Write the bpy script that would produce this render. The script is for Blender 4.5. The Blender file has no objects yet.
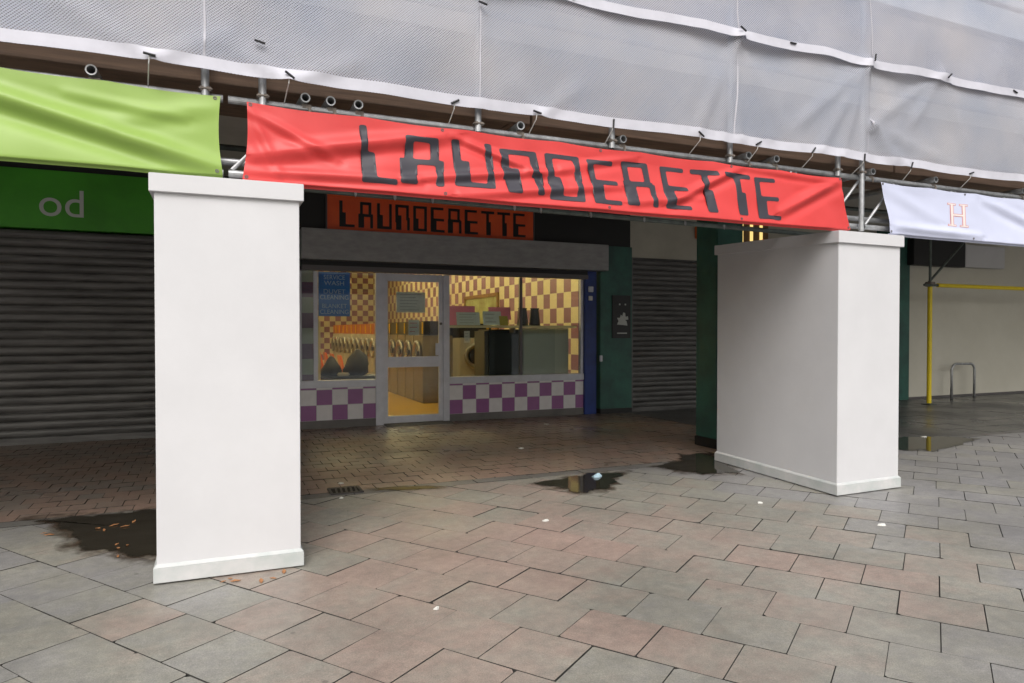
import bpy, bmesh, math, random
from mathutils import Vector, Matrix, noise
from mathutils.geometry import delaunay_2d_cdt
random.seed(7)
S = bpy.context.scene
COL = S.collection
PI = math.pi
R = math.radians

# ------------------------------------------------------------------ materials
def mat(name, col, rough=0.6, metal=0.0, var=0.0, vscale=6.0, bump=0.0, bscale=40.0, col2=None, spec=0.5, stretch=(1, 1, 1)):
    m = bpy.data.materials.new(name); m.use_nodes = True
    nt = m.node_tree; N = nt.nodes; L = nt.links
    b = N['Principled BSDF']
    b.inputs['Roughness'].default_value = rough
    b.inputs['Metallic'].default_value = metal
    b.inputs['Specular IOR Level'].default_value = spec
    c4 = (*col, 1)
    b.inputs['Base Color'].default_value = c4
    if var > 0 or col2:
        g = N.new('ShaderNodeNewGeometry')
        mp = N.new('ShaderNodeMapping'); mp.inputs['Scale'].default_value = stretch
        L.new(g.outputs['Position'], mp.inputs['Vector'])
        n = N.new('ShaderNodeTexNoise'); n.inputs['Scale'].default_value = vscale
        n.inputs['Detail'].default_value = 6; n.inputs['Roughness'].default_value = 0.65
        L.new(mp.outputs['Vector'], n.inputs['Vector'])
        r = N.new('ShaderNodeValToRGB')
        r.color_ramp.elements[0].position = 0.33; r.color_ramp.elements[1].position = 0.67
        lo = col2 if col2 else tuple(c * (1 - var) for c in col)
        hi = col if col2 else tuple(min(1, c * (1 + var)) for c in col)
        r.color_ramp.elements[0].color = (*lo, 1); r.color_ramp.elements[1].color = (*hi, 1)
        L.new(n.outputs['Fac'], r.inputs['Fac']); L.new(r.outputs['Color'], b.inputs['Base Color'])
        mr = N.new('ShaderNodeMapRange'); mr.inputs['To Min'].default_value = max(0.02, rough - 0.12)
        mr.inputs['To Max'].default_value = min(1, rough + 0.12)
        L.new(n.outputs['Fac'], mr.inputs['Value']); L.new(mr.outputs['Result'], b.inputs['Roughness'])
    if bump > 0:
        g2 = N.new('ShaderNodeNewGeometry')
        n2 = N.new('ShaderNodeTexNoise'); n2.inputs['Scale'].default_value = bscale; n2.inputs['Detail'].default_value = 5
        L.new(g2.outputs['Position'], n2.inputs['Vector'])
        bp = N.new('ShaderNodeBump'); bp.inputs['Strength'].default_value = bump; bp.inputs['Distance'].default_value = 0.01
        L.new(n2.outputs['Fac'], bp.inputs['Height']); L.new(bp.outputs['Normal'], b.inputs['Normal'])
    return m

def math_node(nt, op, a=None, b=None):
    n = nt.nodes.new('ShaderNodeMath'); n.operation = op
    for i, v in enumerate((a, b)):
        if v is None: continue
        if isinstance(v, (int, float)): n.inputs[i].default_value = v
        else: nt.links.new(v, n.inputs[i])
    return n.outputs[0]

def checker_mat(name, ua, ov, ou, size, ca, cb, grout, rough=0.3):
    m = bpy.data.materials.new(name); m.use_nodes = True
    nt = m.node_tree; N = nt.nodes; L = nt.links; b = N['Principled BSDF']
    g = N.new('ShaderNodeNewGeometry'); sp = N.new('ShaderNodeSeparateXYZ'); L.new(g.outputs['Position'], sp.inputs[0])
    u = math_node(nt, 'DIVIDE', math_node(nt, 'SUBTRACT', sp.outputs[ua], ou), size)
    v = math_node(nt, 'DIVIDE', math_node(nt, 'SUBTRACT', sp.outputs['Z'], ov), size)
    par = math_node(nt, 'FLOORED_MODULO', math_node(nt, 'ADD', math_node(nt, 'FLOOR', u), math_node(nt, 'FLOOR', v)), 2.0)
    fu = math_node(nt, 'ABSOLUTE', math_node(nt, 'SUBTRACT', math_node(nt, 'FRACT', u), 0.5))
    fv = math_node(nt, 'ABSOLUTE', math_node(nt, 'SUBTRACT', math_node(nt, 'FRACT', v), 0.5))
    gr = math_node(nt, 'GREATER_THAN', math_node(nt, 'MAXIMUM', fu, fv), 0.485)
    n = N.new('ShaderNodeTexNoise'); n.inputs['Scale'].default_value = 9; n.inputs['Detail'].default_value = 5
    L.new(g.outputs['Position'], n.inputs['Vector'])
    mx = N.new('ShaderNodeMix'); mx.data_type = 'RGBA'
    L.new(par, mx.inputs['Factor']); mx.inputs['A'].default_value = (*ca, 1); mx.inputs['B'].default_value = (*cb, 1)
    m2 = N.new('ShaderNodeMix'); m2.data_type = 'RGBA'
    L.new(gr, m2.inputs['Factor']); L.new(mx.outputs['Result'], m2.inputs['A']); m2.inputs['B'].default_value = (*grout, 1)
    m3 = N.new('ShaderNodeMix'); m3.data_type = 'RGBA'; m3.blend_type = 'MULTIPLY'; m3.inputs['Factor'].default_value = 0.2
    L.new(m2.outputs['Result'], m3.inputs['A']); L.new(n.outputs['Fac'], m3.inputs['B'])
    L.new(m3.outputs['Result'], b.inputs['Base Color']); b.inputs['Roughness'].default_value = rough
    return m

def emit_mat(name, col, st):
    m = bpy.data.materials.new(name); m.use_nodes = True
    nt = m.node_tree; nt.nodes.clear()
    e = nt.nodes.new('ShaderNodeEmission'); e.inputs[0].default_value = (*col, 1); e.inputs[1].default_value = st
    o = nt.nodes.new('ShaderNodeOutputMaterial'); nt.links.new(e.outputs[0], o.inputs[0])
    return m

def glass_mat(name, refl=0.10, tint=(0.93, 0.96, 0.94)):
    m = bpy.data.materials.new(name); m.use_nodes = True
    nt = m.node_tree; nt.nodes.clear(); N = nt.nodes; L = nt.links
    t = N.new('ShaderNodeBsdfTransparent'); t.inputs[0].default_value = (*tint, 1)
    g = N.new('ShaderNodeBsdfGlossy'); g.inputs['Roughness'].default_value = 0.03; g.inputs[0].default_value = (0.9, 0.95, 1, 1)
    lw = N.new('ShaderNodeLayerWeight'); lw.inputs[0].default_value = 0.12
    mr = N.new('ShaderNodeMapRange'); mr.inputs['To Min'].default_value = refl; mr.inputs['To Max'].default_value = 0.6
    L.new(lw.outputs['Fresnel'], mr.inputs['Value'])
    mx = N.new('ShaderNodeMixShader'); L.new(mr.outputs[0], mx.inputs[0]); L.new(t.outputs[0], mx.inputs[1]); L.new(g.outputs[0], mx.inputs[2])
    o = N.new('ShaderNodeOutputMaterial'); L.new(mx.outputs[0], o.inputs[0])
    return m

def slab_mat(name, cols, rough, patch, dirt=0.5):
    """stone: one tone per slab, blotches across slabs, fine grain"""
    m = bpy.data.materials.new(name); m.use_nodes = True
    nt = m.node_tree; N = nt.nodes; L = nt.links; b = N['Principled BSDF']
    g = N.new('ShaderNodeNewGeometry')
    big = N.new('ShaderNodeTexNoise'); big.inputs['Scale'].default_value = patch; big.inputs['Detail'].default_value = 3
    L.new(g.outputs['Position'], big.inputs['Vector'])
    mid = N.new('ShaderNodeTexNoise'); mid.inputs['Scale'].default_value = 3.4; mid.inputs['Detail'].default_value = 8; mid.inputs['Roughness'].default_value = 0.7
    L.new(g.outputs['Position'], mid.inputs['Vector'])
    vd = N.new('ShaderNodeVectorMath'); vd.operation = 'DISTANCE'; vd.inputs[1].default_value = (1.9, 4.1, 0); L.new(g.outputs['Position'], vd.inputs[0])
    rad = N.new('ShaderNodeMapRange'); rad.inputs['From Min'].default_value = 0.5; rad.inputs['From Max'].default_value = 4.2; rad.inputs['To Min'].default_value = 0.30; rad.inputs['To Max'].default_value = 0.0
    L.new(vd.outputs['Value'], rad.inputs['Value'])
    f = math_node(nt, 'ADD', math_node(nt, 'MULTIPLY', g.outputs['Random Per Island'], 0.17), math_node(nt, 'MULTIPLY', big.outputs['Fac'], 0.30))
    f = math_node(nt, 'ADD', f, math_node(nt, 'MULTIPLY', mid.outputs['Fac'], 0.36))
    f = math_node(nt, 'ADD', f, rad.outputs[0])
    r = N.new('ShaderNodeValToRGB')
    while len(r.color_ramp.elements) < len(cols): r.color_ramp.elements.new(0.5)
    for i, c in enumerate(cols):
        r.color_ramp.elements[i].position = 0.28 + 0.56 * i / (len(cols) - 1); r.color_ramp.elements[i].color = (*c, 1)
    L.new(f, r.inputs['Fac'])
    fine = N.new('ShaderNodeTexNoise'); fine.inputs['Scale'].default_value = 14; fine.inputs['Detail'].default_value = 9; fine.inputs['Roughness'].default_value = 0.72
    L.new(g.outputs['Position'], fine.inputs['Vector'])
    fr = N.new('ShaderNodeValToRGB'); fr.color_ramp.elements[0].position = 0.3; fr.color_ramp.elements[1].position = 0.7
    fr.color_ramp.elements[0].color = (0.62, 0.62, 0.64, 1); fr.color_ramp.elements[1].color = (1.12, 1.1, 1.08, 1)
    L.new(fine.outputs['Fac'], fr.inputs['Fac'])
    mx = N.new('ShaderNodeMix'); mx.data_type = 'RGBA'; mx.blend_type = 'MULTIPLY'; mx.inputs['Factor'].default_value = dirt
    L.new(r.outputs['Color'], mx.inputs['A']); L.new(fr.outputs['Color'], mx.inputs['B'])
    gr = N.new('ShaderNodeTexNoise'); gr.inputs['Scale'].default_value = 160; gr.inputs['Detail'].default_value = 3; gr.inputs['Roughness'].default_value = 0.8
    L.new(g.outputs['Position'], gr.inputs['Vector'])
    gm = N.new('ShaderNodeMapRange'); gm.inputs['From Min'].default_value = 0.32; gm.inputs['From Max'].default_value = 0.68; gm.inputs['To Min'].default_value = 0.66; gm.inputs['To Max'].default_value = 1.22
    L.new(gr.outputs['Fac'], gm.inputs['Value'])
    st = N.new('ShaderNodeTexNoise'); st.inputs['Scale'].default_value = 1.1; st.inputs['Detail'].default_value = 10; st.inputs['Roughness'].default_value = 0.78; L.new(g.outputs['Position'], st.inputs['Vector'])
    sm = N.new('ShaderNodeMapRange'); sm.inputs['From Min'].default_value = 0.36; sm.inputs['From Max'].default_value = 0.60; sm.inputs['To Min'].default_value = 0.74; sm.inputs['To Max'].default_value = 1.0
    L.new(st.outputs['Fac'], sm.inputs['Value'])
    gs = math_node(nt, 'MULTIPLY', gm.outputs[0], sm.outputs[0])
    mg = N.new('ShaderNodeMix'); mg.data_type = 'RGBA'; mg.blend_type = 'MULTIPLY'; mg.inputs['Factor'].default_value = 1.0
    L.new(mx.outputs['Result'], mg.inputs['A']); L.new(gs, mg.inputs['B']); mx = mg
    # chewing-gum spots and grime
    vo = N.new('ShaderNodeTexVoronoi'); vo.inputs['Scale'].default_value = 3.1; L.new(g.outputs['Position'], vo.inputs['Vector'])
    sp = N.new('ShaderNodeValToRGB'); sp.color_ramp.elements[0].position = 0.035; sp.color_ramp.elements[1].position = 0.055
    sp.color_ramp.elements[0].color = (0.55, 0.55, 0.55, 1); sp.color_ramp.elements[1].color = (1, 1, 1, 1)
    L.new(vo.outputs['Distance'], sp.inputs['Fac'])
    m2 = N.new('ShaderNodeMix'); m2.data_type = 'RGBA'; m2.blend_type = 'MULTIPLY'; m2.inputs['Factor'].default_value = 0.8
    L.new(mx.outputs['Result'], m2.inputs['A']); L.new(sp.outputs['Color'], m2.inputs['B'])
    L.new(m2.outputs['Result'], b.inputs['Base Color'])
    rr = N.new('ShaderNodeMapRange'); rr.inputs['From Min'].default_value = 0.35; rr.inputs['From Max'].default_value = 0.65
    rr.inputs['To Min'].default_value = rough - 0.16; rr.inputs['To Max'].default_value = rough + 0.14
    L.new(big.outputs['Fac'], rr.inputs['Value']); L.new(rr.outputs[0], b.inputs['Roughness'])
    bp = N.new('ShaderNodeBump'); bp.inputs['Strength'].default_value = 0.35; bp.inputs['Distance'].default_value = 0.006
    L.new(fine.outputs['Fac'], bp.inputs['Height']); L.new(bp.outputs['Normal'], b.inputs['Normal'])
    return m

def net_mat(name, col, holes):
    """woven debris netting: opaque strands, see-through holes"""
    m = bpy.data.materials.new(name); m.use_nodes = True
    nt = m.node_tree; nt.nodes.clear(); N = nt.nodes; L = nt.links
    uv = N.new('ShaderNodeUVMap'); sp = N.new('ShaderNodeSeparateXYZ'); L.new(uv.outputs[0], sp.inputs[0])
    px = 0.020
    a = math_node(nt, 'SINE', math_node(nt, 'MULTIPLY', math_node(nt, 'ADD', sp.outputs[0], math_node(nt, 'MULTIPLY', sp.outputs[1], 0.14)), 2 * PI / px))
    c = math_node(nt, 'SINE', math_node(nt, 'MULTIPLY', sp.outputs[1], 2 * PI / (px * 0.85)))
    h = math_node(nt, 'MULTIPLY', a, c)
    hole = N.new('ShaderNodeMapRange'); hole.inputs['From Min'].default_value = 0.05; hole.inputs['From Max'].default_value = 0.5
    hole.inputs['To Min'].default_value = 0.06; hole.inputs['To Max'].default_value = holes
    L.new(h, hole.inputs['Value'])
    g = N.new('ShaderNodeNewGeometry')
    n = N.new('ShaderNodeTexNoise'); n.inputs['Scale'].default_value = 1.3; n.inputs['Detail'].default_value = 6
    L.new(g.outputs['Position'], n.inputs['Vector'])
    r = N.new('ShaderNodeValToRGB'); r.color_ramp.elements[0].position = 0.3; r.color_ramp.elements[1].position = 0.7
    r.color_ramp.elements[0].color = (col[0] * 0.76, col[1] * 0.83, col[2] * 0.93, 1); r.color_ramp.elements[1].color = (*col, 1)
    L.new(n.outputs['Fac'], r.inputs['Fac'])
    d = N.new('ShaderNodeBsdfDiffuse'); L.new(r.outputs[0], d.inputs[0])
    tl = N.new('ShaderNodeBsdfTranslucent'); L.new(r.outputs[0], tl.inputs[0])
    m1 = N.new('ShaderNodeMixShader'); m1.inputs[0].default_value = 0.22; L.new(d.outputs[0], m1.inputs[1]); L.new(tl.outputs[0], m1.inputs[2])
    t = N.new('ShaderNodeBsdfTransparent')
    m2 = N.new('ShaderNodeMixShader'); L.new(hole.outputs[0], m2.inputs[0]); L.new(m1.outputs[0], m2.inputs[1]); L.new(t.outputs[0], m2.inputs[2])
    o = N.new('ShaderNodeOutputMaterial'); L.new(m2.outputs[0], o.inputs[0])
    return m

M = {}
M['white'] = mat('white emulsion', (0.575, 0.575, 0.59), 0.55, var=0.03, vscale=2.0, bump=0.04, bscale=30)
M['skirt'] = mat('scuffed white emulsion', (0.56, 0.555, 0.555), 0.5, col2=(0.42, 0.455, 0.445), vscale=5, bump=0.05)
M['red'] = mat('red banner vinyl', (0.62, 0.05, 0.048), 0.48, var=0.05, vscale=2)
M['lettering'] = mat('charcoal print', (0.036, 0.034, 0.045), 0.5)
M['green'] = mat('lime banner vinyl', (0.27, 0.41, 0.085), 0.48, var=0.05, vscale=2)
M['lilac'] = mat('pale banner vinyl', (0.54, 0.57, 0.72), 0.5, var=0.03, vscale=2)
M['galv'] = mat('galvanised steel', (0.42, 0.43, 0.44), 0.42, metal=0.6, var=0.25, vscale=12)
M['dkgalv'] = mat('weathered steel', (0.10, 0.12, 0.11), 0.5, metal=0.4, var=0.3, vscale=12)
M['rust'] = mat('rusty coupler', (0.22, 0.19, 0.165), 0.7, metal=0.3, var=0.4, vscale=25)
M['timber'] = mat('wet timber', (0.26, 0.17, 0.115), 0.75, col2=(0.15, 0.10, 0.07), vscale=3, stretch=(0.6, 6, 14), bump=0.2)
M['net'] = net_mat('debris netting', (0.58, 0.575, 0.615), 0.66)
M['net2'] = net_mat('overlapping netting', (0.54, 0.535, 0.585), 0.6)
M['hem'] = mat('white webbing', (0.55, 0.55, 0.61), 0.7, var=0.05, vscale=8)
M['seam'] = mat('net seam tape', (0.46, 0.455, 0.50), 0.8, var=0.05, vscale=8)
M['black'] = mat('black rubber', (0.015, 0.015, 0.017), 0.5)
M['string'] = mat('pale string', (0.5, 0.5, 0.48), 0.8)
M['alu'] = mat('satin aluminium', (0.60, 0.61, 0.66), 0.4, metal=0.25, var=0.08, vscale=6)
M['alud'] = mat('dark aluminium', (0.13, 0.12, 0.12), 0.45, metal=0.3)
M['shutterbox'] = mat('painted shutter housing', (0.36, 0.36, 0.36), 0.45, col2=(0.27, 0.27, 0.27), vscale=3, stretch=(1.5, 1, 4))
M['shutter'] = mat('grimy shutter steel', (0.135, 0.132, 0.128), 0.5, metal=0.3, var=0.4, vscale=3, stretch=(0.5, 1, 4))
M['fascia'] = mat('black fascia board', (0.012, 0.012, 0.012), 0.5)
M['signred'] = mat('red orange fascia', (0.90, 0.13, 0.03), 0.35, col2=(0.80, 0.10, 0.025), vscale=2.5)
M['signblk'] = mat('black sign paint', (0.006, 0.005, 0.005), 0.4)
M['dkgreen'] = mat('dark green paint', (0.04, 0.15, 0.115), 0.45, col2=(0.025, 0.08, 0.065), vscale=2.2, bump=0.05)
M['signgreen'] = mat('leaf green fascia', (0.07, 0.40, 0.02), 0.35, col2=(0.05, 0.28, 0.015), vscale=1.2)
M['pale'] = mat('pale grey lettering', (0.55, 0.58, 0.55), 0.5)
M['bluepost'] = mat('blue gloss paint', (0.014, 0.04, 0.21), 0.35, var=0.2, vscale=4)
M['cream'] = mat('cream render', (0.50, 0.48, 0.40), 0.75, col2=(0.42, 0.40, 0.33), vscale=1.6, bump=0.05)
M['hoard'] = mat('cream painted hoarding', (0.62, 0.60, 0.52), 0.7, col2=(0.55, 0.53, 0.45), vscale=0.8, bump=0.05)
M['concrete'] = mat('stained concrete', (0.20, 0.19, 0.18), 0.85, col2=(0.13, 0.125, 0.12), vscale=1.5, bump=0.2)
M['soffit'] = mat('painted soffit', (0.52, 0.50, 0.46), 0.8, col2=(0.40, 0.38, 0.35), vscale=1.2)
M['upper'] = mat('brown render', (0.14, 0.115, 0.10), 0.85, col2=(0.10, 0.085, 0.075), vscale=1.5, bump=0.2)
M['riser'] = checker_mat('lilac checker tile', 'X', 0.118, 3.60, 0.2375, (0.35, 0.14, 0.34), (0.84, 0.82, 0.83), (0.6, 0.58, 0.6))
M['wallx'] = checker_mat('checker wall', 'X', 0.02, 1.1, 0.2375, (0.26, 0.12, 0.17), (0.72, 0.66, 0.46), (0.6, 0.55, 0.4))
M['wally'] = checker_mat('checker side wall', 'Y', 0.02, 0.0, 0.33, (0.26, 0.12, 0.17), (0.74, 0.66, 0.40), (0.6, 0.55, 0.4))
M['pil'] = checker_mat('checker pilaster tile', 'X', 0.118, 1.26, 0.2375, (0.20, 0.10, 0.20), (0.50, 0.52, 0.46), (0.4, 0.4, 0.38))
M['glass'] = glass_mat('shop window glass', 0.03)
M['inwall'] = mat('cream gloss wall', (0.68, 0.60, 0.38), 0.5, var=0.04, vscale=2)
M['infloor'] = mat('amber vinyl floor', (0.55, 0.34, 0.06), 0.35, col2=(0.47, 0.28, 0.05), vscale=2)
M['ceil'] = mat('white ceiling', (0.75, 0.73, 0.66), 0.8)
M['tube'] = emit_mat('fluorescent tube', (1.0, 0.83, 0.46), 95.0)
M['washer'] = mat('washer enamel', (0.17, 0.13, 0.05), 0.35, var=0.08, vscale=6)
M['silver'] = mat('silver washer enamel', (0.46, 0.43, 0.36), 0.35, var=0.06)
M['washor'] = mat('orange washer enamel', (0.42, 0.105, 0.03), 0.35, var=0.08, vscale=6)
M['panelblk'] = mat('black control panel', (0.02, 0.018, 0.016), 0.3)
M['yellowp'] = mat('yellow strip', (0.75, 0.48, 0.03), 0.4)
M['chrome'] = mat('chrome ring', (0.34, 0.32, 0.27), 0.3, metal=0.9)
M['port'] = mat('dark porthole glass', (0.02, 0.025, 0.03), 0.06)
M['orange'] = mat('orange plastic', (0.72, 0.15, 0.03), 0.35)
M['sack'] = mat('black nylon', (0.016, 0.016, 0.02), 0.6, bump=0.3, bscale=12)
M['towel'] = mat('pale towel', (0.6, 0.56, 0.45), 0.9)
M['cab'] = mat('black cabinet', (0.012, 0.012, 0.014), 0.4)
M['cabgrey'] = mat('dark grey cabinet side', (0.06, 0.065, 0.06), 0.5)
M['board'] = mat('grey green board', (0.33, 0.36, 0.28), 0.6, var=0.05, vscale=2)
M['boardl'] = mat('pale board', (0.42, 0.43, 0.33), 0.6)
M['pink'] = mat('pink card', (0.85, 0.28, 0.42), 0.7)
M['bluepaper'] = mat('pale blue paper', (0.60, 0.68, 0.72), 0.7, var=0.05, vscale=20)
M['paper'] = mat('white paper', (0.66, 0.66, 0.62), 0.8, var=0.06, vscale=20)
M['ink'] = mat('grey ink', (0.2, 0.2, 0.22), 0.7)
M['redink'] = mat('red ink', (0.5, 0.05, 0.05), 0.7)
M['yellowcard'] = mat('mustard card', (0.50, 0.42, 0.10), 0.7)
M['vase'] = mat('black ceramic', (0.012, 0.01, 0.012), 0.2)
M['mirror'] = mat('olive pinboard', (0.36, 0.38, 0.17), 0.6, col2=(0.20, 0.16, 0.05), vscale=3)
M['wood'] = mat('brown wood', (0.22, 0.12, 0.04), 0.5, var=0.2, vscale=8)
M['bluesign'] = mat('blue sign', (0.03, 0.19, 0.60), 0.35)
M['signtext'] = mat('pale blue sign text', (0.55, 0.68, 0.82), 0.5)
M['yellow'] = mat('yellow scaffold sleeve', (0.80, 0.62, 0.02), 0.4, var=0.06, vscale=6)
M['posterblk'] = mat('black poster', (0.012, 0.012, 0.013), 0.35)
M['leaf'] = mat('dry orange leaf', (0.42, 0.20, 0.08), 0.7, col2=(0.26, 0.11, 0.04), vscale=14)
M['iron'] = mat('cast iron', (0.06, 0.055, 0.055), 0.5, metal=0.4, var=0.3, vscale=20)
M['hole'] = mat('dark drain', (0.006, 0.006, 0.006), 0.8)
M['amber'] = emit_mat('amber lamp', (1.0, 0.72, 0.25), 0.8)
M['bed'] = mat('dark joint sand', (0.034, 0.032, 0.028), 0.9, bump=0.2)
M['asphalt'] = mat('asphalt', (0.10, 0.098, 0.095), 0.8, var=0.2, vscale=3, bump=0.3, bscale=80)
M['slab'] = slab_mat('paving slab', [(0.275, 0.272, 0.275), (0.30, 0.295, 0.29), (0.32, 0.312, 0.268), (0.375, 0.30, 0.255), (0.41, 0.30, 0.255)], 0.50, 0.5, 0.7)
M['paver'] = slab_mat('brown paver', [(0.25, 0.225, 0.195), (0.33, 0.235, 0.185), (0.38, 0.25, 0.20), (0.31, 0.235, 0.185)], 0.42, 0.6, 0.6)
M['greyslab'] = slab_mat('dark wet pavement', [(0.105, 0.105, 0.105), (0.13, 0.128, 0.125), (0.12, 0.118, 0.115)], 0.36, 0.5, 0.6)
M['edge'] = slab_mat('edging stone', [(0.22, 0.21, 0.19), (0.19, 0.185, 0.175), (0.25, 0.23, 0.21)], 0.5, 0.8, 0.6)
M['puddle'] = mat('puddle water', (0.028, 0.024, 0.017), 0.05, spec=0.5)
M['silt'] = mat('wet silt', (0.045, 0.03, 0.018), 0.35, col2=(0.09, 0.055, 0.03), vscale=12, bump=0.2)
M['moss'] = mat('yellow silt', (0.16, 0.12, 0.02), 0.5, col2=(0.10, 0.07, 0.03), vscale=15)
M['cyan'] = mat('foil wrapper', (0.45, 0.62, 0.72), 0.3)

# ------------------------------------------------------------------ mesh helpers
class MB:
    def __init__(s): s.v = []; s.f = []
    def add(s, vs, fs):
        n = len(s.v); s.v += [tuple(p) for p in vs]; s.f += [tuple(i + n for i in f) for f in fs]; return s
    def box(s, x0, x1, y0, y1, z0, z1):
        vs = [(x, y, z) for z in (z0, z1) for y in (y0, y1) for x in (x0, x1)]
        return s.add(vs, [(0, 2, 3, 1), (4, 5, 7, 6), (0, 1, 5, 4), (2, 6, 7, 3), (0, 4, 6, 2), (1, 3, 7, 5)])
    def quad8(s, b, t):
        vs = list(b) + list(t)
        return s.add(vs, [(3, 2, 1, 0), (4, 5, 6, 7), (0, 1, 5, 4), (1, 2, 6, 5), (2, 3, 7, 6), (3, 0, 4, 7)])
    def cyl(s, a, b, r, n=12, r2=None, cap=True):
        a = Vector(a); b = Vector(b); d = (b - a).normalized(); r2 = r if r2 is None else r2
        u = d.orthogonal().normalized(); w = d.cross(u)
        vs = [a + (u * math.cos(2 * PI * k / n) + w * math.sin(2 * PI * k / n)) * r for k in range(n)]
        vs += [b + (u * math.cos(2 * PI * k / n) + w * math.sin(2 * PI * k / n)) * r2 for k in range(n)]
        fs = [(k, (k + 1) % n, n + (k + 1) % n, n + k) for k in range(n)]
        if cap: fs += [tuple(range(n - 1, -1, -1)), tuple(range(n, 2 * n))]
        return s.add(vs, fs)
    def pipe(s, a, b, ro, ri, n=18):
        a = Vector(a); b = Vector(b); d = (b - a).normalized(); u = d.orthogonal().normalized(); w = d.cross(u)
        vs = []
        for p, r in ((a, ro), (b, ro), (b, ri), (a, ri)):
            vs += [p + (u * math.cos(2 * PI * k / n) + w * math.sin(2 * PI * k / n)) * r for k in range(n)]
        fs = []
        for q in range(4):
            o = q * n; p = ((q + 1) % 4) * n
            fs += [(o + k, o + (k + 1) % n, p + (k + 1) % n, p + k) for k in range(n)]
        return s.add(vs, fs)
    def tube(s, pts, r, n=8):
        pts = [Vector(p) for p in pts]; rings = []
        for i, p in enumerate(pts):
            d = (pts[min(i + 1, len(pts) - 1)] - pts[max(i - 1, 0)]).normalized()
            ref = Vector((0, 0, 1)) if abs(d.z) < 0.9 else Vector((0, 1, 0))
            u = d.cross(ref).normalized(); w = d.cross(u)
            rings.append([p + (u * math.cos(2 * PI * k / n) + w * math.sin(2 * PI * k / n)) * r for k in range(n)])
        vs = [q for g in rings for q in g]; fs = []
        for i in range(len(pts) - 1):
            fs += [(i * n + k, i * n + (k + 1) % n, (i + 1) * n + (k + 1) % n, (i + 1) * n + k) for k in range(n)]
        fs += [tuple(range(n)), tuple(range((len(pts) - 1) * n, len(pts) * n))]
        return s.add(vs, fs)
    def lathe(s, prof, c, axis='Z', n=24):
        vs = []
        for r, h in prof:
            for k in range(n):
                a = 2 * PI * k / n; x, y = r * math.cos(a), r * math.sin(a)
                vs.append((c[0] + x, c[1] + y, c[2] + h) if axis == 'Z' else (c[0] + x, c[1] - h, c[2] + y))
        fs = []
        for i in range(len(prof) - 1):
            fs += [(i * n + k, i * n + (k + 1) % n, (i + 1) * n + (k + 1) % n, (i + 1) * n + k) for k in range(n)]
        fs += [tuple(range(n - 1, -1, -1)), tuple(range((len(prof) - 1) * n, len(prof) * n))]
        return s.add(vs, fs)
    def build(s, name, m, parent=None, bevel=0.0, smooth=False, world=True, uv=None):
        me = bpy.data.meshes.new(name)
        off = Vector(parent_loc(parent)) if (parent is not None and world) else Vector((0, 0, 0))
        me.from_pydata([tuple(Vector(p) - off) for p in s.v], [], s.f)
        bm = bmesh.new(); bm.from_mesh(me); bmesh.ops.recalc_face_normals(bm, faces=bm.faces)
        if bevel > 0:
            bmesh.ops.bevel(bm, geom=list(bm.edges), offset=bevel, segments=2, affect='EDGES', clamp_overlap=True)
        bm.to_mesh(me); bm.free()
        if uv:
            l = me.uv_layers.new(name='UVMap')
            for lp in me.loops: l.data[lp.index].uv = uv[lp.vertex_index]
        me.materials.append(m)
        if smooth:
            for p in me.polygons: p.use_smooth = True
        o = bpy.data.objects.new(name, me); COL.objects.link(o)
        if parent is not None: o.parent = parent
        return o

def parent_loc(p):
    l = Vector(p.location)
    while p.parent is not None:
        p = p.parent; l += Vector(p.location)
    return l

def tag(o, label, cat, group=None):
    o['label'] = label; o['category'] = cat
    if group: o['group'] = group
    return o
def thing(name, label, cat, loc=(0, 0, 0), rz=0.0, group=None):
    o = bpy.data.objects.new(name, None); COL.objects.link(o); o.location = loc; o.rotation_euler = (0, 0, rz)
    o.empty_display_size = 0.1
    return tag(o, label, cat, group)
def struct(o, kind='structure'):
    o['kind'] = kind; return o
def dup(root, loc, rz, label, mats=None):
    r = root.copy(); COL.objects.link(r); r.location = loc; r.rotation_euler = (0, 0, rz); r['label'] = label
    for ch in list(root.children):
        c = ch.copy(); COL.objects.link(c); c.parent = r
        if mats and ch.name.split('.')[0] in mats:
            c.data = c.data.copy(); c.data.materials[0] = mats[ch.name.split('.')[0]]
        for g in list(ch.children):
            d = g.copy(); COL.objects.link(d); d.parent = c
    return r
ORD = ['first', 'second', 'third', 'fourth', 'fifth', 'sixth', 'seventh', 'eighth', 'ninth', 'tenth', 'eleventh', 'twelfth', 'thirteenth', 'fourteenth', 'fifteenth', 'sixteenth']

def text_part(name, txt, size, m, loc, parent, depth=0.002, spacing=1.0, sx=1.0):
    cu = bpy.data.curves.new(name, 'FONT'); cu.body = txt; cu.size = size; cu.extrude = depth; cu.align_x = 'CENTER'; cu.space_character = spacing
    t = bpy.data.objects.new(name + '_tmp', cu); COL.objects.link(t)
    bpy.context.view_layer.update()
    me = bpy.data.meshes.new_from_object(t.evaluated_get(bpy.context.evaluated_depsgraph_get()))
    bpy.data.objects.remove(t); bpy.data.curves.remove(cu)
    rot = Matrix.Rotation(PI / 2, 4, 'X') @ Matrix.Diagonal((sx, 1, 1, 1))
    me.transform(rot); me.materials.clear(); me.materials.append(m); me.name = name
    o = bpy.data.objects.new(name, me); COL.objects.link(o)
    if parent is not None: o.parent = parent; o.location = Vector(loc) - parent_loc(parent)
    else: o.location = loc
    return o

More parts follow.
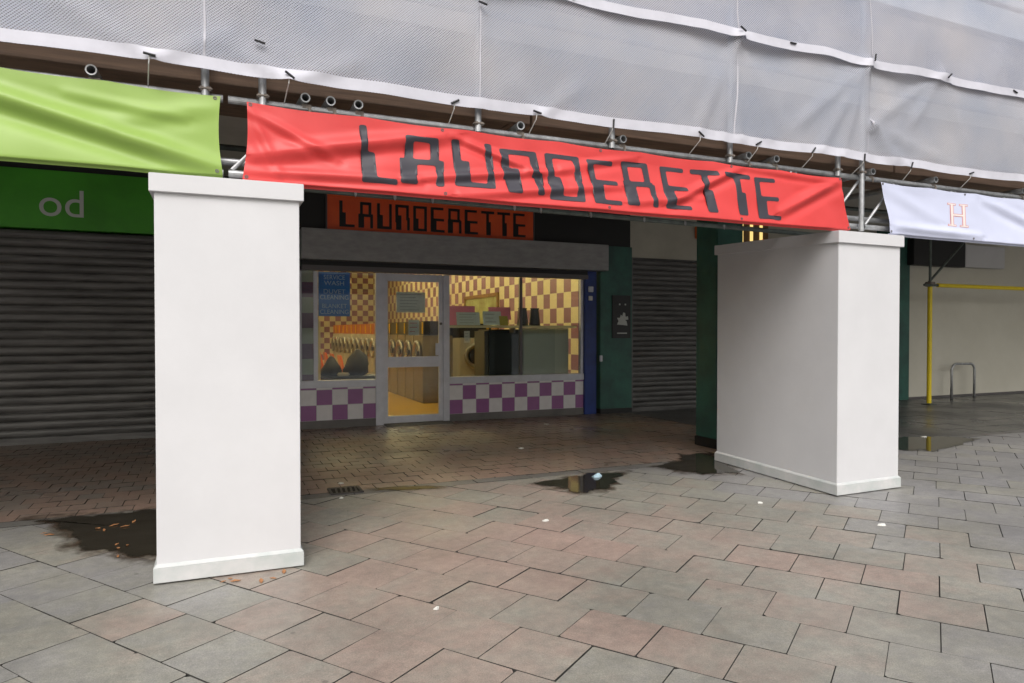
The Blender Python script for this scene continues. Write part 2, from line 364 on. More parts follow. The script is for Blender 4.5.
# ------------------------------------------------------------------ block letters of the launderette
GLYPH = {
 'L': (0.62, [(0, 0, .13, 1), (0, 0, .26, .55), (0, 0, .62, .10)]),
 'A': (0.64, [(.07, .45, .19, 1), (.07, .89, .55, 1), (.43, .45, .55, 1), (0, .43, .60, .54), (0, 0, .24, .54), (.50, 0, .62, .54)]),
 'U': (0.66, [(0, 0, .13, 1), (0, 0, .26, .55), (0, 0, .66, .11), (.54, 0, .66, 1)]),
 'N': (0.64, [(0, .3, .13, 1), (0, .89, .60, 1), (.48, .4, .60, 1), (.03, 0, .27, .58), (.52, 0, .64, .5)]),
 'D': (0.66, [(0, .3, .13, 1), (0, 0, .25, .5), (0, 0, .64, .10), (0, .90, .62, 1), (.51, 0, .64, 1)]),
 'E': (0.60, [(0, .3, .13, 1), (0, 0, .25, .54), (0, .90, .55, 1), (0, .45, .58, .55), (0, 0, .60, .10)]),
 'R': (0.64, [(.02, .45, .14, 1), (.02, .89, .56, 1), (.44, .45, .56, 1), (0, .45, .60, .56), (0, 0, .24, .56), (.52, 0, .64, .52)]),
 'T': (0.62, [(0, .89, .62, 1), (.24, 0, .37, 1), (.24, 0, .46, .55)]),
}
def glyph_loops(rects, rad):
    xs = sorted({round(v, 4) for r in rects for v in (r[0], r[2])}); ys = sorted({round(v, 4) for r in rects for v in (r[1], r[3])})
    ins = lambda i, j: 0 <= i < len(xs) - 1 and 0 <= j < len(ys) - 1 and any(r[0] < (xs[i] + xs[i + 1]) / 2 < r[2] and r[1] < (ys[j] + ys[j + 1]) / 2 < r[3] for r in rects)
    nxt = {}
    for i in range(len(xs) - 1):
        for j in range(len(ys) - 1):
            if not ins(i, j): continue
            if not ins(i, j - 1): nxt[(i, j)] = (i + 1, j)
            if not ins(i + 1, j): nxt[(i + 1, j)] = (i + 1, j + 1)
            if not ins(i, j + 1): nxt[(i + 1, j + 1)] = (i, j + 1)
            if not ins(i - 1, j): nxt[(i, j + 1)] = (i, j)
    loops = []
    while nxt:
        k = next(iter(nxt)); lp = []
        while k in nxt: lp.append(k); k = nxt.pop(k)
        P = [Vector((xs[a], ys[b])) for a, b in lp]; n = len(P)
        P = [P[i] for i in range(n) if abs((P[i] - P[i - 1]).cross(P[(i + 1) % n] - P[i])) > 1e-7]
        out = []; n = len(P)
        for i in range(n):
            a, b, c = P[i - 1], P[i], P[(i + 1) % n]
            r = min(rad, 0.45 * (a - b).length, 0.45 * (c - b).length)
            p, q = b + (a - b).normalized() * r, b + (c - b).normalized() * r
            for t in (0, .25, .5, .75, 1): out.append((1 - t) ** 2 * p + 2 * t * (1 - t) * b + t * t * q)
        loops.append(out)
    return loops
def glyph_mesh(ch, x0, z0, w, h, mapf, step, mb, rad=0.05, slant=0.0):
    gw, rects = GLYPH[ch]
    loops = glyph_loops(rects, rad)
    sx = w / gw
    pts = []; edges = []
    for lp in loops:
        s = len(pts); pts += [Vector((p.x * sx, p.y * h)) for p in lp]
        edges += [(s + i, s + (i + 1) % len(lp)) for i in range(len(lp))]
    if step:
        x = step / 2
        while x < w:
            z = step / 2
            while z < h:
                pts.append(Vector((x, z))); z += step
            x += step
    v2, e2, f2, *_ = delaunay_2d_cdt(pts, edges, [], 0, 1e-6)
    flat = [[Vector((p.x * sx, p.y * h)) for p in lp] for lp in loops]
    def inside(c):
        r = False
        for lp in flat:
            for i in range(len(lp)):
                a, b = lp[i - 1], lp[i]
                if (a.y > c.y) != (b.y > c.y) and c.x < (b.x - a.x) * (c.y - a.y) / (b.y - a.y) + a.x: r = not r
        return r
    fs = [f for f in f2 if inside(sum((v2[i] for i in f), Vector((0, 0))) / len(f))]
    mb.add([mapf(x0 + p.x + slant * p.y, z0 + p.y) for p in v2], fs)

# ------------------------------------------------------------------ ground and paving
F = 10.9           # plane of the shop fronts
EDGE = 6.36        # front edge of the covered walkway
g = MB(); g.add([(-300, -300, -0.03), (300, -300, -0.03), (300, 300, -0.03), (-300, 300, -0.03)], [(0, 1, 2, 3)])
struct(g.build('ground', M['asphalt']))
g = MB(); g.box(-9.5, 22, -4, F + 0.1, -0.028, -0.012); struct(g.build('paving_bed', M['bed']))

def slab_field(name, m, origin, ang, w, l, gap, clip, stagger=0.5, jit=0.0022, chip=0.006):
    ca, sa = math.cos(ang), math.sin(ang)
    dr = Vector((ca, sa)); dc = Vector((-sa, ca))
    bm = bmesh.new(); rnd = random.Random(3)
    n = int(34 / w)
    x0, x1, y0, y1 = clip
    for i in range(-n, n):
        so = stagger * l * (i % 2) + rnd.uniform(-0.03, 0.03) * l
        for j in range(-int(34 / l), int(34 / l)):
            c = Vector(origin) + dc * (i * w) + dr * (j * l + so)
            k = c + dc * w / 2 + dr * l / 2
            if not (x0 - w < k.x < x1 + w and y0 - w < k.y < y1 + w): continue
            dz = rnd.uniform(-jit, jit); tx = rnd.uniform(-jit, jit); ty = rnd.uniform(-jit, jit)
            gp = gap * rnd.uniform(0.25, 1.4)
            co = [(gp / 2, gp / 2), (l - gp / 2, gp / 2), (l - gp / 2, w - gp / 2), (gp / 2, w - gp / 2)]
            # chipped corners: octagon top
            top = []; ch = [rnd.choice((0.004, 0.004, 0.006, chip * rnd.uniform(1, 4))) for _ in range(4)]
            for q in range(4):
                a = Vector(co[q]); p = Vector(co[q - 1]); nx = Vector(co[(q + 1) % 4])
                top += [a + (p - a).normalized() * ch[q], a + (nx - a).normalized() * ch[q]]
            up = []; lo = []
            b = 0.0016
            for t in top:
                ct = Vector((l / 2, w / 2)); ti = t + (ct - t).normalized() * b
                P = c + dr * ti.x + dc * ti.y; zz = dz + tx * (ti.x / l - .5) + ty * (ti.y / w - .5)
                up.append(bm.verts.new((P.x, P.y, zz)))
                P = c + dr * t.x + dc * t.y; lo.append((bm.verts.new((P.x, P.y, zz - 0.0012)), bm.verts.new((P.x, P.y, -0.02))))
            bm.faces.new(up)  # walking face, the joint faces below are full of grime
            for q in range(8):
                r = (q + 1) % 8
                for fc in (bm.faces.new((lo[q][0], lo[r][0], up[r], up[q])), bm.faces.new((lo[q][1], lo[r][1], lo[r][0], lo[q][0]))): fc.material_index = 1
    for co, no in (((x0, 0, 0), (-1, 0, 0)), ((x1, 0, 0), (1, 0, 0)), ((0, y0, 0), (0, -1, 0)), ((0, y1, 0), (0, 1, 0))):
        bmesh.ops.bisect_plane(bm, geom=bm.verts[:] + bm.edges[:] + bm.faces[:], plane_co=co, plane_no=no, clear_outer=True)
    bmesh.ops.recalc_face_normals(bm, faces=bm.faces)
    me = bpy.data.meshes.new(name); bm.to_mesh(me); bm.free(); me.materials.append(m); me.materials.append(M['bed'])
    o = bpy.data.objects.new(name, me); COL.objects.link(o); return struct(o)
slab_field('paving', M['slab'], (-1.0, 3.9), R(125), 0.392, 0.40, 0.0042, (-9, 21, -3.5, EDGE - 0.005))
slab_field('covered_paving', M['paver'], (0, EDGE + 0.17), 0.0, 0.205, 0.205, 0.005, (-9, 7.0, EDGE + 0.17, F - 0.02))
slab_field('wet_pavement', M['greyslab'], (7.0, EDGE + 0.17), 0.0, 0.45, 0.6, 0.004, (7.005, 21, EDGE + 0.17, F - 0.02))
slab_field('edging_strip', M['edge'], (0, EDGE), 0.0, 0.165, 0.6, 0.006, (-9, 21, EDGE, EDGE + 0.165), 0)

def blob(name, pts, z, m, jag, seed, sub=6):
    rnd = random.Random(seed); out = []
    for i in range(len(pts)):
        a = Vector(pts[i]); b = Vector(pts[(i + 1) % len(pts)])
        for k in range(sub):
            p = a.lerp(b, k / sub); nn = noise.noise((p.x * 6 + seed, p.y * 6, 1.3)) * jag * 1.6 + rnd.uniform(-jag, jag) * 0.5
            d = (b - a).normalized(); out.append((p.x - d.y * nn, p.y + d.x * nn, z))
    c = sum((Vector(p) for p in out), Vector((0, 0, 0))) / len(out); n = len(out)
    ks = (1.0, 0.85, 0.6, 0.3); vs = [tuple(c + (Vector(p) - c) * k) for k in ks for p in out] + [tuple(c)]
    uv = [(k, 0) for k in ks for p in out] + [(0, 0)]
    fs = [(q * n + i, q * n + (i + 1) % n, (q + 1) * n + (i + 1) % n, (q + 1) * n + i) for q in range(3) for i in range(n)] + [(3 * n + i, 3 * n + (i + 1) % n, 4 * n) for i in range(n)]
    mb = MB(); mb.add(vs, fs)
    o = mb.build(name, m, uv=uv); return struct(o)
def fade_edge(m, start, width, k):
    nt = m.node_tree; N = nt.nodes; L = nt.links
    uvn = N.new('ShaderNodeUVMap'); sp = N.new('ShaderNodeSeparateXYZ'); L.new(uvn.outputs[0], sp.inputs[0])
    g = N.new('ShaderNodeNewGeometry'); n = N.new('ShaderNodeTexNoise'); n.inputs['Scale'].default_value = 7; n.inputs['Detail'].default_value = 7; L.new(g.outputs['Position'], n.inputs['Vector'])
    v = math_node(nt, 'ADD', sp.outputs[0], math_node(nt, 'MULTIPLY', math_node(nt, 'SUBTRACT', n.outputs['Fac'], 0.5), k))
    mr = N.new('ShaderNodeMapRange'); mr.inputs['From Min'].default_value = start; mr.inputs['From Max'].default_value = start + width; mr.inputs['To Min'].default_value = 1; mr.inputs['To Max'].default_value = 0
    L.new(v, mr.inputs['Value']); L.new(mr.outputs[0], N['Principled BSDF'].inputs['Alpha'])
fade_edge(M['puddle'], 0.84, 0.08, 0.5); fade_edge(M['silt'], 0.55, 0.45, 0.9); fade_edge(M['moss'], 0.5, 0.45, 0.8)
P1 = [(2.86, 6.10), (3.15, 5.56), (3.45, 5.62), (3.75, 5.98), (4.02, 6.22), (3.65, 6.30), (3.3, 6.22)]
P2 = [(4.46, 6.34), (4.68, 5.78), (5.05, 5.70), (5.4, 6.2), (5.6, 6.75), (5.2, 6.78), (4.9, 6.5)]
P3 = [(-1.3, 6.50), (-1.1, 6.25), (-0.85, 5.55), (-0.30, 5.02), (0.1, 5.2), (0.1, 6.5), (-0.6, 6.48)]
P4 = [(8.7, 6.78), (9.5, 6.55), (9.75, 6.2), (9.1, 5.93), (8.2, 5.75), (7.6, 6.2)]
grow = lambda P, k: [(Vector(p) - sum((Vector(q) for q in P), Vector((0, 0))) / len(P)) * k + sum((Vector(q) for q in P), Vector((0, 0))) / len(P) for p in P]
for i, (P, kk) in enumerate(((P1, 1.07), (P2, 1.06), (P3, 1.10))):
    blob('wet_silt', grow(P, kk * 1.14), 0.0042, M['silt'], 0.05, 11 + i)
for i, P in enumerate((P1, P2, P3, P4)):
    blob('puddle_water', grow(P, 1.08), 0.0075, M['puddle'], 0.045, 31 + i)
blob('drain_silt', [(1.26, 6.60), (1.3, 6.42), (1.75, 6.30), (2.15, 6.24), (1.9, 6.44), (1.6, 6.52)], 0.0065, M['moss'], 0.03, 5)

# drain grate
t = thing('drain_grate', 'rectangular cast iron drain grate set in the paving by the left white column', 'drain', (1.13, 6.53, 0))
b = MB(); b.box(1.0, 1.27, 6.42, 6.64, 0.003, 0.007); b.build('well', M['hole'], t)
b = MB()
for (a, c, d, e) in ((0.985, 1.285, 6.405, 6.43), (0.985, 1.285, 6.63, 6.655), (0.985, 1.01, 6.43, 6.63), (1.26, 1.285, 6.43, 6.63)): b.box(a, c, d, e, 0.004, 0.014)
b.build('frame', M['iron'], t)
b = MB()
for k in range(5):
    x = 1.035 + k * 0.045; b.quad8([(x, 6.43, 0.007), (x + 0.018, 6.43, 0.007), (x + 0.038, 6.63, 0.007), (x + 0.02, 6.63, 0.007)], [(x, 6.43, 0.013), (x + 0.018, 6.43, 0.013), (x + 0.038, 6.63, 0.013), (x + 0.02, 6.63, 0.013)])
b.build('bars', M['iron'], t)

# leaves and litter
rnd = random.Random(5)
def leaf(x, y, lab, z=0.004):
    a = rnd.uniform(0, 6.3); s = rnd.uniform(0.016, 0.033); mb = MB()
    out = [(0, -1, 0), (.32, -.45, .1), (.42, .1, .22), (.2, .7, .15), (0, 1.1, .3), (-.2, .7, .12), (-.42, .1, .2), (-.32, -.45, .05)]
    top = []; bot = []
    for p in out:
        q = Vector((p[0] * s, p[1] * s, p[2] * s)); q.rotate(Matrix.Rotation(a, 3, 'Z')); top.append((x + q.x, y + q.y, z + q.z + 0.002)); bot.append((x + q.x, y + q.y, z + q.z))
    n = len(out)
    mb.add(top + bot, [tuple(range(n)), tuple(range(2 * n - 1, n - 1, -1))] + [(i, (i + 1) % n, n + (i + 1) % n, n + i) for i in range(n)])
    tag(mb.build('fallen_leaf', M['leaf']), lab, 'leaf', 'dry leaves ' + ('on the wet patch' if y > 5 else 'in front of the left column'))
for (x, y) in [(-0.80, 6.0), (-0.70, 6.05), (-0.62, 5.98), (-0.75, 5.93), (-0.57, 6.1), (-0.62, 5.5), (-0.55, 5.45), (-0.6, 5.4), (-0.58, 5.2), (-1.1, 5.95), (-1.15, 6.02)]:
    leaf(x, y, 'small dry orange leaf lying on the dark wet patch left of the left white column', 0.009)
for (x, y) in [(0.05, 4.44), (0.09, 4.48), (0.26, 4.36), (0.33, 4.38), (0.40, 4.47), (0.12, 4.42)]:
    leaf(x, y, 'small dry orange leaf on slabs at the foot of the left white column')
def scrap(x, y, s, m, name, lab, cat='litter', h=0.012):
    a = rnd.uniform(0, 3); mb = MB()
    pts = [Vector((math.cos(k * 1.047 + a) * s * rnd.uniform(.5, 1), math.sin(k * 1.047 + a) * s * rnd.uniform(.4, .8), 0)) for k in range(6)]
    mb.add([(x + p.x, y + p.y, 0.004 + rnd.uniform(0.002, h)) for p in pts] + [(x + p.x, y + p.y, 0.003) for p in pts] + [(x, y, 0.006 + h)],
           [(k, (k + 1) % 6, 12) for k in range(6)] + [(k, 6 + k, 6 + (k + 1) % 6, (k + 1) % 6) for k in range(6)])
    tag(mb.build(name, m), lab, cat, 'litter on the paving')
scrap(3.62, 6.12, 0.075, M['cyan'], 'foil_wrapper', 'crumpled pale blue wrapper lying in the central puddle', h=0.04)
scrap(1.1, 3.55, 0.022, M['paper'], 'paper_scrap', 'tiny white paper scrap on pink slabs in the foreground centre')
scrap(2.4, 4.86, 0.03, M['paper'], 'paper_scrap', 'small white scrap on slabs between drain and central puddle')
scrap(4.72, 3.72, 0.045, M['paper'], 'paper_scrap', 'white paper scrap on grey slabs in front of the right column')
scrap(4.36, 4.62, 0.03, M['paper'], 'paper_scrap', 'small white scrap beside the front left corner of right column')
scrap(4.9, 9.9, 0.06, M['paper'], 'paper_scrap', 'white paper scrap under the right shop window')
scrap(2.95, 10.3, 0.04, M['paper'], 'paper_scrap', 'white crumpled scrap on the doorstep of the launderette')
scrap(3.6, 8.0, 0.045, M['paper'], 'paper_scrap', 'lone white scrap halfway between central puddle and shop')
scrap(1.15, 6.86, 0.035, M['paper'], 'paper_scrap', 'white scrap just behind the drain grate')
scrap(1.05, 6.25, 0.03, M['paper'], 'paper_scrap', 'white scrap just in front of the drain grate')
scrap(9.2, 6.6, 0.06, M['paper'], 'paper_scrap', 'white scrap beside the puddle at the far right')

# ------------------------------------------------------------------ boxed-in columns
def boxed_column(label, fl, fr, br, bl, hf, hb):
    c = (Vector(fl) + Vector(fr) + Vector(br) + Vector(bl)) / 4
    t = thing('boxed_column', label, 'column', (c.x, c.y, 0), 0, 'white boxed-in columns')
    base = [Vector(p) for p in (fl, fr, br, bl)]
    def ins(k): return [c + (p - c) + Vector((k if p.x < c.x else -k, k if p.y < c.y else -k)) for p in base]
    hs = (hf, hf, hb, hb)
    s = ins(0.018)
    b = MB(); b.quad8([(p.x, p.y, 0.012) for p in s], [(p.x, p.y, h - 0.02) for p, h in zip(s, hs)]); b.build('shaft', M['white'], t, 0.003)
    e = ins(0.0); s2 = ins(0.016)
    b = MB(); b.quad8([(p.x, p.y, 0.010) for p in e], [(p.x, p.y, 0.098) for p in e])
    b.quad8([(p.x, p.y, 0.0985) for p in e], [(p.x, p.y, 0.118) for p in s2]); b.build('skirting', M['skirt'], t, 0.002)
    k = ins(-0.008)
    b = MB(); b.quad8([(p.x, p.y, h - 0.108) for p, h in zip(k, hs)], [(p.x, p.y, h) for p, h in zip(k, hs)]); b.build('cap', M['white'], t, 0.003)
boxed_column('left white boxed-in column, seen front on, beside dry orange leaves', (-0.327, 4.545), (0.527, 4.53), (0.53, 6.34), (-0.32, 6.35), 2.425, 2.45)
boxed_column('right white boxed-in column, seen at its corner, in front of dark green pillar', (5.172, 4.53), (6.028, 4.545), (6.155, 6.36), (5.305, 6.35), 2.405, 2.48)

# green pillars that carry the canopy
def pillar(x0, x1, y0, y1, lab):
    t = thing('canopy_pillar', lab, 'pillar', ((x0 + x1) / 2, (y0 + y1) / 2, 0), 0, 'green pillars under the canopy')
    b = MB(); b.box(x0, x1, y0, y1, 0.12, 3.748); b.build('shaft', M['dkgreen'], t, 0.01)
    b = MB(); b.box(x0 - 0.01, x1 + 0.01, y0 - 0.01, y1 + 0.01, -0.005, 0.1195); b.build('plinth', M['fascia'], t, 0.006)
pillar(5.86, 6.28, 6.98, 7.39, 'dark green square pillar standing behind the right white column')

# ------------------------------------------------------------------ building
t = thing('parade_building', 'long shop parade building with deep concrete canopy over the pavement', 'building', (6, F + 5, 0))
b = MB(); b.box(-14, 34, 4.95, F + 0.3, 3.75, 4.05); b.build('canopy', M['soffit'], t)
b = MB(); b.box(-14, 34, F + 0.3, F + 0.6, 4.30, 9.0); b.build('upper_wall', M['upper'], t)
b = MB(); b.box(8.75, 13.60, F, F + 0.25, -0.02, 3.749); b.build('end_wall', M['cream'], t)
b = MB(); b.box(-14, -5.2, F, F + 0.25, -0.02, 3.749); b.build('side_wall', M['concrete'], t)
b = MB(); b.box(0.955, 1.21, F - 0.02, F + 0.25, -0.02, 3.03); b.build('party_pier', M['dkgreen'], t)
b = MB(); b.box(-14, 34, F + 19.9, F + 20.1, -0.02, 9); b.build('rear_wall', M['upper'], t)
b = MB(); b.box(-14, 34, F + 0.3, F + 19.9, 8.8, 9); b.build('roof', M['concrete'], t)
b = MB(); b.box(-14, 1.05, F + 0.27, F + 0.3, -0.02, 3.749); b.build('backing_wall', M['fascia'], t)
for x0 in (-6.5, -1.5, 3.5, 8.5, 13.5):
    w = MB(); w.box(x0, x0 + 2.4, F + 0.26, F + 0.297, 5.3, 6.7); wo = w.build('window', M['alu'], t)
    w = MB(); w.box(x0 + 0.08, x0 + 2.32, F + 0.24, F + 0.258, 5.38, 6.62); w.build('pane', M['port'], wo)

# ------------------------------------------------------------------ shop next door on the left
def slats(mb, x0, x1, y, z0, z1, pitch):
    prof = [(0, 0), (-0.006, 0.10), (-0.016, 0.25), (-0.020, 0.5), (-0.016, 0.75), (-0.006, 0.90), (0.010, 0.95)]
    z = z0; pts = []
    while z < z1 - 0.01:
        for dy, k in prof: pts.append((y + dy, min(z1, z + k * pitch)))
        z += pitch
    n = len(pts); nx = int((x1 - x0) / 0.15)
    vs = []
    for q in range(nx + 1):
        x = x0 + (x1 - x0) * q / nx
        for a, c in pts:
            k = round((c - z0) / pitch - 0.5)
            vs.append((x, a + 0.010 * noise.noise((x * 1.1, c * 0.9, 2)) + 0.006 * noise.noise((x * 0.5, k * 3.7, 7)), c + 0.006 * noise.noise((x * 0.6, k * 2.3, 4))))
    mb.add(vs, [(q * n + i, q * n + i + 1, (q + 1) * n + i + 1, (q + 1) * n + i) for q in range(nx) for i in range(n - 1)])
t = thing('roller_shutter', 'wide dark roller shutter closed under the green shop fascia', 'shutter', (-2, F, 0), 0, 'closed roller shutters')
b = MB(); slats(b, -5.1, 0.90, F, 0.09, 2.84, 0.11); b.build('slat_curtain', M['shutter'], t)
b = MB(); b.box(-5.1, 0.90, F - 0.03, F + 0.03, 0.0, 0.088); b.build('bottom_rail', M['shutter'], t, 0.005)
b = MB(); b.box(0.905, 0.953, F - 0.04, F + 0.04, 0, 2.84); b.build('guide_rail', M['alud'], t)
b = MB(); b.box(-5.2, -5.105, F - 0.04, F + 0.04, 0, 2.84); b.build('guide_rail', M['alud'], t)
t = thing('shop_fascia', 'leaf green shop fascia with pale lettering above the wide left shutter', 'shop sign', (-2, F, 2.85))
b = MB(); b.box(-5.2, 0.95, F - 0.10, F + 0.2, 2.85, 3.62); b.build('board', M['signgreen'], t, 0.004)
text_part('lettering', 'od', 0.52, M['pale'], (-1.815, F - 0.103, 3.02), t)
b = MB(); b.box(-5.2, 0.95, F - 0.02, F + 0.2, 3.622, 3.748)
tag(b.build('fascia_capping', M['fascia']), 'black strip running above the green shop fascia', 'capping')

# ------------------------------------------------------------------ launderette shopfront
t = thing('shopfront', 'aluminium launderette shopfront with lilac and white checker tiles under its windows', 'shopfront', (3.8, F, 0))
# stall risers
for x0, x1 in ((1.215, 2.375), (3.605, 6.14)):
    b = MB(); b.box(x0, x1, F, F + 0.12, 0.118, 0.622); b.build('tiled_riser', M['riser'], t)
    b = MB(); b.box(x0, x1, F - 0.012, F + 0.12, -0.02, 0.117); b.build('plinth', M['concrete'], t)
    b = MB(); b.box(x0, x1, F - 0.025, F + 0.12, 0.623, 0.735); b.build('sill', M['alu'], t, 0.006)
# frame members
FR = []
class fr:
    box = staticmethod(lambda *a: FR.append(a))
fr.box(2.377, 2.505, F - 0.02, F + 0.07, 0, 2.42); fr.box(3.495, 3.603, F - 0.02, F + 0.07, 0, 2.42)
fr.box(1.425, 1.49, F, F + 0.06, 0.737, 2.42)
fr.box(6.085, 6.14, F, F + 0.06, 0.737, 2.42); fr.box(1.213, 1.25, F, F + 0.06, 0.737, 2.42)
for q in FR:
    b = MB(); b.box(*q); b.build('frame_post', M['alu'], t, 0.004)
b = MB(); b.box(4.885, 4.935, F, F + 0.06, 0.737, 2.42); b.build('mullion', M['alud'], t, 0.004)
for x0, x1 in ((1.252, 1.423), (1.492, 2.375), (3.606, 4.883), (4.937, 6.083)):
    b = MB(); b.box(x0, x1, F + 0.022, F + 0.03, 0.737, 2.42); b.build('window_pane', M['glass'], t)
d = MB()
d.box(2.508, 2.575, F, F + 0.045, 0.02, 2.42); d.box(3.425, 3.492, F, F + 0.045, 0.02, 2.42)
d.box(2.577, 3.423, F, F + 0.045, 2.30, 2.42); d.box(2.577, 3.423, F, F + 0.045, 0.915, 1.085); d.box(2.577, 3.423, F, F + 0.045, 0.02, 0.135)
d = d.build('door', M['alu'], t, 0.003)
b = MB(); b.box(2.577, 3.423, F + 0.018, F + 0.026, 1.087, 2.298); b.build('upper_pane', M['glass'], d)
b = MB(); b.box(2.577, 3.423, F + 0.018, F + 0.026, 0.137, 0.913); b.build('lower_pane', M['glass'], d)
b = MB(); b.box(3.36, 3.47, F - 0.022, F - 0.002, 1.10, 1.30); b.build('push_plate', M['alu'], d, 0.005)
b = MB(); b.cyl((3.455, F - 0.001, 1.62), (3.455, F - 0.02, 1.62), 0.022); b.build('lock', M['alud'], d)
b = MB(); b.box(2.5, 3.6, F - 0.25, F + 0.1, -0.004, 0.014); b.build('threshold', M['concrete'], t, 0.004)
# tiled pilaster behind the first pane
b = MB(); b.box(1.22, 1.47, F + 0.10, F + 0.3, 0.737, 3.0); b.build('tiled_pilaster', M['pil'], t)
# shutter housing
h = thing('shutter_housing', 'long grey shutter box above the launderette windows', 'shutter box', (3.9, F, 2.42))
b = MB(); b.box(1.22, 6.50, F - 0.28, F + 0.1, 2.575, 3.035); b.build('housing', M['shutterbox'], h, 0.008)
b = MB(); b.box(1.24, 6.17, F - 0.13, F + 0.02, 2.425, 2.50); b.build('bottom_bar', M['alud'], h, 0.005)
b = MB(); b.box(1.24, 6.17, F - 0.10, F, 2.502, 2.573); b.build('slot', M['fascia'], h)
# black fascia + red sign
b = MB(); b.box(1.05, 7.09, F - 0.06, F + 0.2, 3.04, 3.748)
tag(b.build('black_fascia', M['fascia']), 'black fascia board behind the red launderette sign', 'fascia')
sg = thing('launderette_sign', 'red shop sign reading LAUNDERETTE in black block letters', 'shop sign', (3.35, F - 0.06, 3.04))
b = MB(); b.box(1.62, 5.09, F - 0.105, F - 0.062, 3.055, 3.60); b.build('board', M['signred'], sg, 0.003)
for q in ((1.60, 1.618, 3.04, 3.615), (5.092, 5.11, 3.04, 3.615)):
    b = MB(); b.box(q[0], q[1], F - 0.115, F - 0.062, q[2], q[3]); b.build('edge_trim', M['alud'], sg)
x = 1.80
for ch in 'LAUNDERETTE':
    w = 0.235; mb = MB(); glyph_mesh(ch, x, 3.105, w, 0.40, lambda a, c: (a, F - 0.108, c), 0, mb, 0.02); mb.build('letter', M['signblk'], sg); x += 0.291

# blue post, green pier with poster, right shutter
b = MB(); b.box(6.145, 6.385, F - 0.05, F + 0.2, -0.01, 2.572)
bp = thing('blue_post', 'blue painted post at the right end of the launderette front', 'post', (6.28, F, 0))
b.build('post', M['bluepost'], bp, 0.006)
b = MB(); b.box(6.20, 6.30, F - 0.085, F - 0.052, 2.20, 2.30); b.build('alarm_switch', M['alu'], bp, 0.006)
b = MB(); b.box(6.21, 6.29, F - 0.075, F - 0.052, 2.05, 2.13); b.build('key_switch', M['paper'], bp, 0.006)
gp = thing('green_pier', 'green painted pier between launderette and narrow shutter, black poster on it', 'pier', (6.76, F, 0))
b = MB(); b.box(6.425, 7.09, F - 0.12, F + 0.2, 0.09, 2.571); b.box(6.503, 7.09, F - 0.12, F + 0.2, 2.5711, 3.038); b.build('shaft', M['dkgreen'], gp)
b = MB(); b.box(6.425, 7.09, F - 0.13, F + 0.2, -0.01, 0.089); b.build('plinth', M['fascia'], gp)
b = MB(); b.box(6.40, 6.45, F - 0.155, F - 0.122, 0.95, 1.06); b.build('light_switch', M['alu'], gp, 0.005)
po = thing('poster', 'black poster with a white figure on the green pier', 'poster', (6.86, F - 0.12, 1.37))
b = MB(); b.box(6.66, 7.05, F - 0.14, F - 0.122, 1.37, 2.15); b.build('board', M['posterblk'], po, 0.003)
b = MB()
out = [(6.76, 1.62), (6.98, 1.60), (6.96, 1.68), (6.93, 1.70), (7.00, 1.71), (6.99, 1.77), (6.94, 1.76), (6.93, 1.83), (6.89, 1.84), (6.87, 1.77), (6.84, 1.80), (6.82, 1.74), (6.76, 1.74), (6.79, 1.68)]
b.add([(x_, F - 0.1405, z_) for x_, z_ in out] + [(x_, F - 0.1435, z_) for x_, z_ in out], [tuple(range(14)), tuple(range(27, 13, -1))] + [(i, (i + 1) % 14, 14 + (i + 1) % 14, 14 + i) for i in range(14)])
b.build('white_figure', M['pale'], po)
for q in ((6.80, 6.83, 1.97, 2.0), (6.92, 6.95, 1.97, 2.0), (6.76, 6.97, 1.45, 1.47)):
    b = MB(); b.box(q[0], q[1], F - 0.1435, F - 0.1405, q[2], q[3]); b.build('white_mark', M['pale'], po)
t = thing('roller_shutter', 'narrow dark roller shutter beside the green pier with poster', 'shutter', (7.9, F, 0), 0, 'closed roller shutters')
b = MB(); slats(b, 7.15, 8.70, F - 0.05, 0.08, 2.86, 0.095); b.build('slat_curtain', M['shutter'], t)
b = MB(); b.box(7.15, 8.70, F - 0.075, F - 0.02, 0.0, 0.078); b.build('bottom_rail', M['shutter'], t, 0.005)
for x0 in (7.093, 8.703): b = MB(); b.box(x0, x0 + 0.045, F - 0.09, F, 0, 2.86); b.build('guide_rail', M['alud'], t)
b = MB(); b.box(7.093, 8.748, F - 0.06, F + 0.2, 2.862, 3.748)
tag(b.build('infill_wall', M['cream']), 'plain cream infill wall above the narrow roller shutter', 'wall')
b = MB(); b.box(8.55, 8.74, F - 0.16, F - 0.062, 3.28, 3.52)
tag(b.build('alarm_box', M['orange'], bevel=0.012), 'small orange alarm box high on the cream panel', 'alarm box')
lt = thing('lit_transom', 'amber lit transom light glimpsed above the right white column', 'light', (9.85, F - 0.05, 3.2))
b = MB(); b.box(9.35, 10.40, F - 0.06, F - 0.01, 3.16, 3.70); b.build('frame', M['wood'], lt)
for k in range(4):
    b = MB(); x0 = 9.42 + k * 0.25; b.box(x0, x0 + 0.07, F - 0.075, F - 0.062, 3.22, 3.64); b.build('lamp', M['amber'], lt)

